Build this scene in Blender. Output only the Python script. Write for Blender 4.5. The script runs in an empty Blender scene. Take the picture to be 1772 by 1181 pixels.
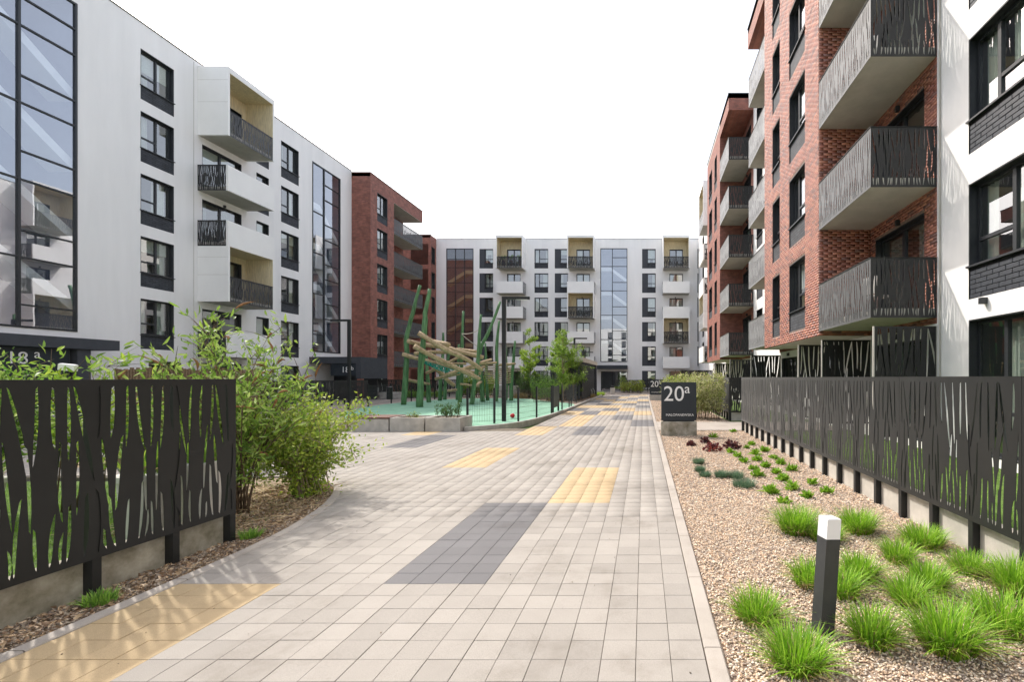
import bpy, math, random
import numpy as np
from mathutils import Vector, Matrix, geometry

PI = math.pi
S = bpy.context.scene
COL = S.collection

# ------------------------------------------------------------------ camera
cam_data = bpy.data.cameras.new("camera")
cam_data.sensor_width = 36.0
cam_data.lens = 16.659
cam_data.shift_x = -0.12867
cam_data.shift_y = 0.03584
cam_data.clip_start = 0.05
cam_data.clip_end = 3000.0
cam = bpy.data.objects.new("camera", cam_data)
cam.location = (0.0, 0.0, 1.62)
cam.rotation_euler = (PI / 2, 0, 0)
COL.objects.link(cam)
S.camera = cam

# ------------------------------------------------------------------ sky and sun
SUN_DIR = Vector((-1.47, 1.17, 1.95)).normalized()      # towards the sun
world = bpy.data.worlds.new("World")
S.world = world
world.use_nodes = True
wn = world.node_tree.nodes
wl = world.node_tree.links
wn.clear()
w_out = wn.new("ShaderNodeOutputWorld")
w_sky = wn.new("ShaderNodeTexSky")
w_sky.sky_type = 'NISHITA'
w_sky.sun_disc = False
w_sky.sun_elevation = math.asin(SUN_DIR.z)
w_sky.sun_rotation = math.atan2(SUN_DIR.x, SUN_DIR.y)
w_sky.air_density = 1.0
w_sky.dust_density = 6.0
w_sky.ozone_density = 1.5
w_bg = wn.new("ShaderNodeBackground")
w_bg.inputs["Strength"].default_value = 0.075
wl.new(w_sky.outputs[0], w_bg.inputs["Color"])
# thin high cloud veil over the whole dome
w_tc = wn.new("ShaderNodeTexCoord")
w_map = wn.new("ShaderNodeMapping")
w_map.inputs["Scale"].default_value = (1.0, 1.0, 2.2)
w_noise = wn.new("ShaderNodeTexNoise")
w_noise.inputs["Scale"].default_value = 1.6
w_noise.inputs["Detail"].default_value = 5.0
w_ramp = wn.new("ShaderNodeValToRGB")
w_ramp.color_ramp.elements[0].position = 0.30
w_ramp.color_ramp.elements[0].color = (0.86, 0.90, 1.0, 1)
w_ramp.color_ramp.elements[1].position = 0.65
w_ramp.color_ramp.elements[1].color = (1.0, 1.0, 1.0, 1)
w_veil = wn.new("ShaderNodeBackground")
w_veil.inputs["Strength"].default_value = 0.32
w_add = wn.new("ShaderNodeAddShader")
wl.new(w_tc.outputs["Generated"], w_map.inputs["Vector"])
wl.new(w_map.outputs["Vector"], w_noise.inputs["Vector"])
wl.new(w_noise.outputs["Fac"], w_ramp.inputs["Fac"])
wl.new(w_ramp.outputs["Color"], w_veil.inputs["Color"])
wl.new(w_bg.outputs[0], w_add.inputs[0])
wl.new(w_veil.outputs[0], w_add.inputs[1])
wl.new(w_add.outputs[0], w_out.inputs["Surface"])

sun_data = bpy.data.lights.new("sun", 'SUN')
sun_data.energy = 1.55
sun_data.angle = math.radians(1.3)
sun_data.color = (1.0, 0.95, 0.87)
sun = bpy.data.objects.new("sun", sun_data)
sun.rotation_euler = (-SUN_DIR).to_track_quat('-Z', 'Y').to_euler()
sun.location = (-20, 16, 40)
COL.objects.link(sun)

S.view_settings.view_transform = 'Standard'
S.view_settings.look = 'None'
S.view_settings.gamma = 1.0
S.view_settings.exposure = 1.32
S.view_settings.use_curve_mapping = False
S.render.engine = 'CYCLES'
S.cycles.use_denoising = True
S.cycles.max_bounces = 8
S.cycles.diffuse_bounces = 4
S.cycles.glossy_bounces = 4
S.cycles.transparent_max_bounces = 12
S.cycles.transmission_bounces = 4
S.cycles.caustics_reflective = False
S.cycles.caustics_refractive = False
S.cycles.sample_clamp_indirect = 6.0

# ------------------------------------------------------------------ material helpers
def new_mat(name):
    m = bpy.data.materials.new(name)
    m.use_nodes = True
    nt = m.node_tree
    return m, nt, nt.nodes["Principled BSDF"]

def N(nt, t, **inp):
    n = nt.nodes.new(t)
    for k, v in inp.items():
        n.inputs[k.replace('_', ' ')].default_value = v
    return n

def ramp(nt, stops):
    r = nt.nodes.new("ShaderNodeValToRGB")
    e = r.color_ramp.elements
    while len(e) < len(stops):
        e.new(0.5)
    for i, (p, c) in enumerate(stops):
        e[i].position = p
        e[i].color = (c[0], c[1], c[2], 1)
    return r

def mul(c, k):
    return tuple(min(1, x * k) for x in c[:3])

def pmat(name, c, rough=0.7, var=0.15, scale=6.0, bump=0.15, bscale=80.0, metal=0.0, spec=0.4, c2=None, bdist=0.01, streak=False):
    """colour noise between two tones, fine relief"""
    m, nt, b = new_mat(name)
    L = nt.links
    g = nt.nodes.new("ShaderNodeNewGeometry")
    mp = nt.nodes.new("ShaderNodeMapping")
    L.new(g.outputs["Position"], mp.inputs["Vector"])
    if streak:
        mp.inputs["Scale"].default_value = (1, 1, 0.12)
    n1 = N(nt, "ShaderNodeTexNoise", Scale=scale, Detail=6.0, Roughness=0.62)
    L.new(mp.outputs[0], n1.inputs["Vector"])
    r = ramp(nt, [(0.3, mul(c, 1 - var)), (0.7, c2 if c2 else mul(c, 1 + var * 0.6))])
    L.new(n1.outputs["Fac"], r.inputs["Fac"])
    L.new(r.outputs[0], b.inputs["Base Color"])
    b.inputs["Roughness"].default_value = rough
    b.inputs["Metallic"].default_value = metal
    b.inputs["Specular IOR Level"].default_value = spec
    if bump > 0:
        n2 = N(nt, "ShaderNodeTexNoise", Scale=bscale, Detail=4.0)
        L.new(g.outputs["Position"], n2.inputs["Vector"])
        bp = N(nt, "ShaderNodeBump", Strength=bump, Distance=bdist)
        L.new(n2.outputs["Fac"], bp.inputs["Height"])
        L.new(bp.outputs[0], b.inputs["Normal"])
    return m

def facade_uv(nt):
    """(horizontal run along the wall, height) from world position and normal"""
    L = nt.links
    g = nt.nodes.new("ShaderNodeNewGeometry")
    sp = nt.nodes.new("ShaderNodeSeparateXYZ")
    sn = nt.nodes.new("ShaderNodeSeparateXYZ")
    L.new(g.outputs["Position"], sp.inputs[0])
    L.new(g.outputs["True Normal"], sn.inputs[0])
    ab = nt.nodes.new("ShaderNodeMath"); ab.operation = 'ABSOLUTE'
    L.new(sn.outputs["X"], ab.inputs[0])
    gt = nt.nodes.new("ShaderNodeMath"); gt.operation = 'GREATER_THAN'
    gt.inputs[1].default_value = 0.5
    L.new(ab.outputs[0], gt.inputs[0])
    mx = nt.nodes.new("ShaderNodeMix")
    L.new(gt.outputs[0], mx.inputs[0])
    L.new(sp.outputs["X"], mx.inputs[2])
    L.new(sp.outputs["Y"], mx.inputs[3])
    cb = nt.nodes.new("ShaderNodeCombineXYZ")
    L.new(mx.outputs[0], cb.inputs["X"])
    L.new(sp.outputs["Z"], cb.inputs["Y"])
    return cb.outputs[0], g

def brick_mat(name, c1, c2, mortar, bw=0.25, bh=0.075, ms=0.006, rough=0.75, bump=0.5):
    m, nt, b = new_mat(name)
    L = nt.links
    uv, g = facade_uv(nt)
    br = nt.nodes.new("ShaderNodeTexBrick")
    br.inputs["Scale"].default_value = 1.0
    br.inputs["Brick Width"].default_value = bw
    br.inputs["Row Height"].default_value = bh
    br.inputs["Mortar Size"].default_value = ms
    br.inputs["Mortar Smooth"].default_value = 0.1
    br.inputs["Bias"].default_value = 0.0
    br.inputs["Color1"].default_value = (*c1, 1)
    br.inputs["Color2"].default_value = (*c2, 1)
    br.inputs["Mortar"].default_value = (*mortar, 1)
    L.new(uv, br.inputs["Vector"])
    n = N(nt, "ShaderNodeTexNoise", Scale=3.0, Detail=5.0)
    L.new(g.outputs["Position"], n.inputs["Vector"])
    r = ramp(nt, [(0.3, (0.72, 0.72, 0.72)), (0.7, (1.2, 1.2, 1.2))])
    L.new(n.outputs["Fac"], r.inputs["Fac"])
    mm = nt.nodes.new("ShaderNodeMix"); mm.data_type = 'RGBA'; mm.blend_type = 'MULTIPLY'
    mm.inputs[0].default_value = 1.0
    L.new(br.outputs["Color"], mm.inputs[6])
    L.new(r.outputs[0], mm.inputs[7])
    L.new(mm.outputs[2], b.inputs["Base Color"])
    b.inputs["Roughness"].default_value = rough
    bp = N(nt, "ShaderNodeBump", Strength=bump, Distance=0.01)
    bp.invert = True
    L.new(br.outputs["Fac"], bp.inputs["Height"])
    L.new(bp.outputs[0], b.inputs["Normal"])
    return m

def attr_mat(name, rough=0.6, trans=0.0, spec=0.3, noise=0.0, nscale=150.0):
    """colour from the per-vertex attribute Col"""
    m, nt, b = new_mat(name)
    L = nt.links
    a = nt.nodes.new("ShaderNodeAttribute")
    a.attribute_name = "Col"
    src = a.outputs["Color"]
    if noise > 0:
        g = nt.nodes.new("ShaderNodeNewGeometry")
        n = N(nt, "ShaderNodeTexNoise", Scale=nscale, Detail=3.0)
        L.new(g.outputs["Position"], n.inputs["Vector"])
        r = ramp(nt, [(0.3, (1 - noise,) * 3), (0.7, (1 + noise,) * 3)])
        L.new(n.outputs["Fac"], r.inputs["Fac"])
        mm = nt.nodes.new("ShaderNodeMix"); mm.data_type = 'RGBA'; mm.blend_type = 'MULTIPLY'
        mm.inputs[0].default_value = 1.0
        L.new(src, mm.inputs[6]); L.new(r.outputs[0], mm.inputs[7])
        src = mm.outputs[2]
    L.new(src, b.inputs["Base Color"])
    b.inputs["Roughness"].default_value = rough
    b.inputs["Specular IOR Level"].default_value = spec
    if trans > 0:
        t = nt.nodes.new("ShaderNodeBsdfTranslucent")
        L.new(src, t.inputs["Color"])
        mix = nt.nodes.new("ShaderNodeMixShader")
        mix.inputs[0].default_value = trans
        L.new(b.outputs[0], mix.inputs[1])
        L.new(t.outputs[0], mix.inputs[2])
        L.new(mix.outputs[0], nt.nodes["Material Output"].inputs["Surface"])
    return m

def glass_mat(name, tint, base_refl, gl_tint=(1, 1, 1), wave=0.0):
    m, nt, b = new_mat(name)
    L = nt.links
    nt.nodes.remove(b)
    fr = nt.nodes.new("ShaderNodeLayerWeight")
    fr.inputs["Blend"].default_value = 0.5
    pw = nt.nodes.new("ShaderNodeMath"); pw.operation = 'POWER'
    pw.inputs[1].default_value = 4.0
    L.new(fr.outputs["Facing"], pw.inputs[0])
    ma = nt.nodes.new("ShaderNodeMath"); ma.operation = 'MULTIPLY_ADD'
    ma.use_clamp = True
    ma.inputs[1].default_value = 1.0 - base_refl
    ma.inputs[2].default_value = base_refl
    L.new(pw.outputs[0], ma.inputs[0])
    tr = nt.nodes.new("ShaderNodeBsdfTransparent")
    tr.inputs["Color"].default_value = (*tint, 1)
    gl = nt.nodes.new("ShaderNodeBsdfGlossy")
    gl.inputs["Color"].default_value = (*gl_tint, 1)
    gl.inputs["Roughness"].default_value = 0.0
    if wave > 0:
        g = nt.nodes.new("ShaderNodeNewGeometry")
        n = N(nt, "ShaderNodeTexNoise", Scale=0.9, Detail=1.0)
        L.new(g.outputs["Position"], n.inputs["Vector"])
        bp = N(nt, "ShaderNodeBump", Strength=wave, Distance=0.05)
        L.new(n.outputs["Fac"], bp.inputs["Height"])
        L.new(bp.outputs[0], gl.inputs["Normal"])
    mix = nt.nodes.new("ShaderNodeMixShader")
    L.new(ma.outputs[0], mix.inputs[0])
    L.new(tr.outputs[0], mix.inputs[1])
    L.new(gl.outputs[0], mix.inputs[2])
    L.new(mix.outputs[0], nt.nodes["Material Output"].inputs["Surface"])
    return m

def tile_mat(name, c, var=0.12, rough=0.85):
    """concrete paver: tone by 0.2 m cell, stains and fine grain"""
    m, nt, b = new_mat(name)
    L = nt.links
    g = nt.nodes.new("ShaderNodeNewGeometry")
    mp = nt.nodes.new("ShaderNodeMapping")
    mp.inputs["Location"].default_value = (0.045 / 0.2, -0.12 / 0.2, 0)
    mp.inputs["Scale"].default_value = (5, 5, 0)
    L.new(g.outputs["Position"], mp.inputs["Vector"])
    fl = nt.nodes.new("ShaderNodeVectorMath"); fl.operation = 'FLOOR'
    L.new(mp.outputs[0], fl.inputs[0])
    wnz = nt.nodes.new("ShaderNodeTexWhiteNoise")
    L.new(fl.outputs[0], wnz.inputs["Vector"])
    r1 = ramp(nt, [(0.0, mul(c, 1 - var)), (1.0, mul(c, 1 + var * 0.7))])
    L.new(wnz.outputs["Value"], r1.inputs["Fac"])
    n1 = N(nt, "ShaderNodeTexNoise", Scale=0.8, Detail=9.0, Roughness=0.7)
    L.new(g.outputs["Position"], n1.inputs["Vector"])
    r2 = ramp(nt, [(0.30, (0.66, 0.64, 0.61)), (0.47, (0.95, 0.945, 0.94)), (0.75, (1.08, 1.08, 1.08))])
    L.new(n1.outputs["Fac"], r2.inputs["Fac"])
    n2 = N(nt, "ShaderNodeTexNoise", Scale=260.0, Detail=2.0)
    L.new(g.outputs["Position"], n2.inputs["Vector"])
    r3 = ramp(nt, [(0.35, (0.86,) * 3), (0.65, (1.1,) * 3)])
    L.new(n2.outputs["Fac"], r3.inputs["Fac"])
    m1 = nt.nodes.new("ShaderNodeMix"); m1.data_type = 'RGBA'; m1.blend_type = 'MULTIPLY'; m1.inputs[0].default_value = 1
    m2 = nt.nodes.new("ShaderNodeMix"); m2.data_type = 'RGBA'; m2.blend_type = 'MULTIPLY'; m2.inputs[0].default_value = 1
    L.new(r1.outputs[0], m1.inputs[6]); L.new(r2.outputs[0], m1.inputs[7])
    L.new(m1.outputs[2], m2.inputs[6]); L.new(r3.outputs[0], m2.inputs[7])
    L.new(m2.outputs[2], b.inputs["Base Color"])
    b.inputs["Roughness"].default_value = rough
    b.inputs["Specular IOR Level"].default_value = 0.3
    bp = N(nt, "ShaderNodeBump", Strength=0.12, Distance=0.003)
    L.new(n2.outputs["Fac"], bp.inputs["Height"])
    L.new(bp.outputs[0], b.inputs["Normal"])
    return m

M = {}
M['stucco'] = pmat('white_render', (0.84, 0.83, 0.82), 0.9, 0.06, 1.2, 0.25, 120, streak=True)
M['panel_white'] = pmat('white_panel', (0.84, 0.83, 0.81), 0.6, 0.04, 1.0, 0.05, 60)
M['tan'] = pmat('tan_wood_lining', (0.72, 0.62, 0.42), 0.7, 0.25, 14.0, 0.1, 60, streak=True)
M['concrete'] = pmat('concrete', (0.47, 0.45, 0.41), 0.9, 0.28, 3.5, 0.3, 90)
M['concrete_light'] = pmat('pale_concrete', (0.52, 0.49, 0.44), 0.9, 0.18, 4.0, 0.25, 90)
M['concrete_mossy'] = pmat('weathered_concrete', (0.24, 0.22, 0.15), 0.95, 0.35, 5.0, 0.3, 90, c2=(0.46, 0.43, 0.37))
M['soffit'] = pmat('concrete_soffit', (0.46, 0.44, 0.40), 0.9, 0.15, 2.0, 0.15, 60)
M['anthracite'] = pmat('anthracite_metal', (0.022, 0.025, 0.029), 0.42, 0.15, 20, 0.04, 300, spec=0.5)
M['black_sheet'] = pmat('black_powder_coated_sheet', (0.011, 0.0118, 0.012), 0.46, 0.2, 6, 0.05, 400, spec=0.4)
M['rail_sheet'] = pmat('charcoal_powder_coated_sheet', (0.013, 0.0135, 0.014), 0.45, 0.2, 6, 0.05, 400, spec=0.45)
M['dark_render'] = pmat('dark_grey_render', (0.055, 0.060, 0.070), 0.8, 0.12, 3, 0.15, 100)
M['dark_panel'] = pmat('dark_sign_panel', (0.017, 0.024, 0.033), 0.45, 0.1, 4, 0.03, 200)
M['brick_red'] = brick_mat('red_brick', (0.33, 0.118, 0.082), (0.22, 0.078, 0.058), (0.18, 0.125, 0.105))
M['brick_dark'] = brick_mat('dark_brick', (0.052, 0.058, 0.070), (0.034, 0.038, 0.047), (0.012, 0.012, 0.014), 0.30, 0.09, 0.008)
M['brick_piece'] = attr_mat('fired_brick', 0.5, spec=0.6, noise=0.10, nscale=40)
M['mortar'] = pmat('grey_mortar', (0.24, 0.17, 0.14), 0.95, 0.2, 20, 0.2, 100)
M['mortar_black'] = pmat('black_mortar', (0.012, 0.012, 0.014), 0.95, 0.2, 20, 0.2, 100)
M['clinker'] = pmat('dark_clinker', (0.047, 0.052, 0.064), 0.5, 0.25, 9, 0.3, 120)
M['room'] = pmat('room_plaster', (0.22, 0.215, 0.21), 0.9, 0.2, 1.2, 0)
M['stairwell'] = pmat('stairwell_plaster', (0.36, 0.37, 0.43), 0.9, 0.1, 1.0, 0)
M['stair_white'] = pmat('white_stair_flight', (0.88, 0.88, 0.86), 0.7, 0.05, 2.0, 0)
M['stair_cream'] = pmat('cream_stair_flight', (0.72, 0.68, 0.46), 0.7, 0.05, 2.0, 0)
M['curtain'] = pmat('curtain_cloth', (0.66, 0.65, 0.60), 0.9, 0.1, 4, 0.1, 40)
M['curtain_grey'] = pmat('grey_curtain_cloth', (0.30, 0.33, 0.33), 0.9, 0.15, 4, 0.1, 40)
M['glass'] = glass_mat('window_glass', (0.80, 0.88, 0.85), 0.27, wave=0.02)
M['glass_stair'] = glass_mat('stair_glass', (0.92, 0.96, 1.0), 0.36, (0.90, 0.93, 1.0), wave=0.012)
M['glass_stair_dark'] = glass_mat('stair_glass_reflection_tint', (0.62, 0.58, 0.54), 0.16, (0.9, 0.93, 1.0), wave=0.012)  # stair glass copy, dark brick reflection put into its brown tint
m_, nt_, b_ = new_mat('clear_glass_edge')
t_ = nt_.nodes.new("ShaderNodeBsdfTransparent"); t_.inputs["Color"].default_value = (0.97, 0.98, 0.975, 1)
nt_.links.new(t_.outputs[0], nt_.nodes["Material Output"].inputs["Surface"]); nt_.nodes.remove(b_)
M['glass_clear'] = m_
M['glass_frost'] = glass_mat('lamp_glass', (0.8, 0.8, 0.8), 0.1)
for k_, w_s in (('rail_sheet', 1.0), ('black_sheet', 0.30)):
    bs = M[k_].node_tree.nodes["Principled BSDF"]
    bs.inputs["Sheen Weight"].default_value = w_s
    bs.inputs["Sheen Roughness"].default_value = 0.35
M['cap'] = pmat('roof_edge_metal', (0.05, 0.052, 0.055), 0.4, 0.1, 5, 0)
M['tile_grey'] = tile_mat('grey_paver', (0.335, 0.309, 0.279), 0.10)
M['tile_yellow'] = tile_mat('yellow_paver', (0.475, 0.360, 0.215), 0.06)
M['tile_dark'] = tile_mat('dark_paver', (0.160, 0.156, 0.160), 0.08)
M['bedding'] = pmat('joint_sand', (0.15, 0.125, 0.092), 0.95, 0.35, 9, 0.4, 200)
M['kerb'] = tile_mat('kerb_concrete', (0.40, 0.36, 0.32), 0.06)
M['lettering'] = pmat('white_lettering', (0.78, 0.78, 0.78), 0.6, 0.03, 4, 0)
M['grass_ground'] = pmat('lawn_soil', (0.075, 0.13, 0.028), 0.95, 0.4, 6, 0.4, 60, c2=(0.13, 0.22, 0.04))
M['soil'] = pmat('soil', (0.22, 0.165, 0.11), 0.95, 0.4, 9, 0.5, 90, c2=(0.38, 0.29, 0.20))
M['gravel_base'] = pmat('gravel_bed', (0.34, 0.25, 0.18), 0.95, 0.5, 70, 0.8, 120, c2=(0.52, 0.40, 0.31))
M['stone'] = attr_mat('gravel_stone', 0.8, noise=0.12, nscale=300)
M['rubber'] = pmat('green_rubber_surface', (0.17, 0.37, 0.25), 0.9, 0.15, 1.6, 0.3, 160, c2=(0.26, 0.47, 0.34))
M['leaf'] = attr_mat('leaf', 0.5, trans=0.35, spec=0.3)
M['blade'] = attr_mat('grass_blade', 0.5, trans=0.35, spec=0.35)
M['dry'] = attr_mat('dry_litter', 0.9)
M['bark'] = pmat('bark', (0.13, 0.09, 0.06), 0.9, 0.35, 20, 0.5, 60)
M['bark_light'] = pmat('pale_bark', (0.30, 0.24, 0.17), 0.9, 0.3, 20, 0.5, 60)
M['green_paint'] = pmat('green_stained_timber', (0.050, 0.165, 0.055), 0.6, 0.5, 9, 0.25, 40, c2=(0.150, 0.300, 0.135), streak=True)
M['log'] = pmat('peeled_log', (0.38, 0.26, 0.14), 0.75, 0.3, 7, 0.3, 30, c2=(0.55, 0.42, 0.26))
M['log_end'] = pmat('log_end_grain', (0.50, 0.38, 0.22), 0.8, 0.2, 20, 0.1)
M['rope_teal'] = pmat('teal_rope', (0.02, 0.28, 0.22), 0.8, 0.2, 30, 0.2)
M['rope_white'] = pmat('pale_rope', (0.55, 0.52, 0.45), 0.8, 0.2, 30, 0.2)
M['bench_wood'] = pmat('stained_bench_wood', (0.14, 0.055, 0.035), 0.6, 0.3, 12, 0.2, 50)
M['reed'] = pmat('reed_mat', (0.16, 0.10, 0.07), 0.9, 0.4, 30, 0.4, 90, c2=(0.26, 0.17, 0.11))
M['red'] = pmat('red_plastic', (0.55, 0.02, 0.03), 0.4, 0.05, 4, 0)
M['pot'] = pmat('pale_pot', (0.62, 0.60, 0.56), 0.6, 0.08, 4, 0.05)
M['lamp_head'] = pmat('opal_lamp_head', (0.78, 0.78, 0.80), 0.35, 0.03, 4, 0)
M['bollard'] = pmat('dark_grey_bollard', (0.045, 0.047, 0.050), 0.5, 0.15, 10, 0.06, 500)
M['board_green'] = pmat('dark_green_board', (0.014, 0.040, 0.034), 0.5, 0.2, 6, 0.1, 60)
M['steel'] = pmat('galvanised_steel', (0.45, 0.46, 0.47), 0.35, 0.1, 8, 0, metal=0.8)

# ------------------------------------------------------------------ mesh helpers
class MB:
    def __init__(s):
        s.v = []; s.f = []; s.m = []
    def quad(s, a, b, c, d, m=0):
        i = len(s.v); s.v += [a, b, c, d]; s.f.append((i, i + 1, i + 2, i + 3)); s.m.append(m)
    def box(s, x0, y0, z0, x1, y1, z1, m=0, skip=''):
        i = len(s.v)
        s.v += [(x0, y0, z0), (x1, y0, z0), (x1, y1, z0), (x0, y1, z0), (x0, y0, z1), (x1, y0, z1), (x1, y1, z1), (x0, y1, z1)]
        fs = {'b': (0, 3, 2, 1), 't': (4, 5, 6, 7), 'f': (0, 1, 5, 4), 'k': (2, 3, 7, 6), 'l': (3, 0, 4, 7), 'r': (1, 2, 6, 5)}
        for k, q in fs.items():
            if k not in skip:
                s.f.append(tuple(i + j for j in q)); s.m.append(m)
    def cbox(s, x0, y0, z0, x1, y1, z1, c=0.01, m=0):
        """box with chamfered top edges"""
        s.box(x0, y0, z0, x1, y1, z1 - c, m, skip='t')
        i = len(s.v)
        s.v += [(x0, y0, z1 - c), (x1, y0, z1 - c), (x1, y1, z1 - c), (x0, y1, z1 - c),
                (x0 + c, y0 + c, z1), (x1 - c, y0 + c, z1), (x1 - c, y1 - c, z1), (x0 + c, y1 - c, z1)]
        for q in ((4, 5, 6, 7), (0, 1, 5, 4), (1, 2, 6, 5), (2, 3, 7, 6), (3, 0, 4, 7)):
            s.f.append(tuple(i + j for j in q)); s.m.append(m)
    def tube(s, pts, radii, n=8, m=0, caps=True, capm=None):
        pts = [Vector(p) for p in pts]
        if not hasattr(radii, '__len__'):
            radii = [radii] * len(pts)
        rings = []
        ref = None
        for k, p in enumerate(pts):
            t = (pts[min(k + 1, len(pts) - 1)] - pts[max(k - 1, 0)]).normalized()
            if ref is None:
                ref = t.orthogonal().normalized()
            ref = (ref - t * ref.dot(t)).normalized()
            b = t.cross(ref)
            i = len(s.v)
            for j in range(n):
                a = 2 * PI * j / n
                s.v.append(tuple(p + (ref * math.cos(a) + b * math.sin(a)) * radii[k]))
            rings.append(i)
        for a, b in zip(rings[:-1], rings[1:]):
            for j in range(n):
                s.f.append((a + j, a + (j + 1) % n, b + (j + 1) % n, b + j)); s.m.append(m)
        if caps:
            cm = m if capm is None else capm
            s.f.append(tuple(rings[0] + j for j in reversed(range(n)))); s.m.append(cm)
            s.f.append(tuple(rings[-1] + j for j in range(n))); s.m.append(cm)
    def mesh(s, name, mats, smooth=False):
        me = bpy.data.meshes.new(name)
        me.from_pydata(s.v, [], s.f)
        for m in (mats if isinstance(mats, (list, tuple)) else [mats]):
            me.materials.append(M[m] if isinstance(m, str) else m)
        if any(s.m):
            me.polygons.foreach_set('material_index', s.m)
        if smooth:
            me.polygons.foreach_set('use_smooth', [True] * len(me.polygons))
        me.update()
        return me

def np_mesh(name, V, Fc, mat, col=None, midx=None, smooth=False):
    V = np.asarray(V, np.float32); Fc = np.asarray(Fc, np.int32)
    k = Fc.shape[1]
    me = bpy.data.meshes.new(name)
    me.vertices.add(len(V)); me.vertices.foreach_set('co', V.ravel())
    me.loops.add(Fc.size); me.loops.foreach_set('vertex_index', Fc.ravel())
    me.polygons.add(len(Fc))
    me.polygons.foreach_set('loop_start', np.arange(0, Fc.size, k, dtype=np.int32))
    for m in (mat if isinstance(mat, (list, tuple)) else [mat]):
        me.materials.append(M[m])
    if midx is not None:
        me.polygons.foreach_set('material_index', np.asarray(midx, np.int32))
    if smooth:
        me.polygons.foreach_set('use_smooth', np.ones(len(Fc), bool))
    if col is not None:
        a = me.attributes.new('Col', 'FLOAT_COLOR', 'POINT')
        c = np.ones((len(V), 4), np.float32); c[:, :3] = col
        a.data.foreach_set('color', c.ravel())
    me.update(calc_edges=True)
    return me

def ob(name, mesh, parent=None, loc=(0, 0, 0), rz=0.0):
    o = bpy.data.objects.new(name, mesh)
    COL.objects.link(o)
    o.location = loc
    o.rotation_euler = (0, 0, rz)
    if parent is not None:
        o.parent = parent
    return o

def tag(o, label=None, cat=None, group=None, kind=None):
    if label: o['label'] = label
    if cat: o['category'] = cat
    if group: o['group'] = group
    if kind: o['kind'] = kind
    return o

def thing(name, label, cat, loc=(0, 0, 0), rz=0.0, group=None):
    return tag(ob(name, None, None, loc, rz), label, cat, group)

def text_mesh(txt, size, mat, align='LEFT'):
    c = bpy.data.curves.new('lettering', 'FONT')
    c.body = txt; c.size = size; c.extrude = 0.002; c.align_x = align
    o = bpy.data.objects.new('lettering', c)
    COL.objects.link(o)
    dg = bpy.context.evaluated_depsgraph_get()
    me = bpy.data.meshes.new_from_object(o.evaluated_get(dg))
    bpy.data.objects.remove(o); bpy.data.curves.remove(c)
    me.materials.clear(); me.materials.append(M[mat])
    for v in me.vertices:                      # stand it up: x right, z up, facing -y
        x, y, z = v.co; v.co = (x, -z, y)
    return me

ORD = ['nearest', 'second nearest', 'third nearest', 'fourth nearest', 'fifth nearest', 'sixth nearest', 'seventh nearest', 'eighth nearest', 'ninth nearest', 'tenth nearest',
       'eleventh nearest', 'twelfth nearest', 'thirteenth nearest', 'fourteenth nearest', 'fifteenth nearest', 'sixteenth nearest', 'seventeenth nearest', 'eighteenth nearest',
       'nineteenth nearest', 'twentieth nearest', 'twenty-first nearest', 'twenty-second nearest', 'twenty-third nearest', 'farthest']

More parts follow.
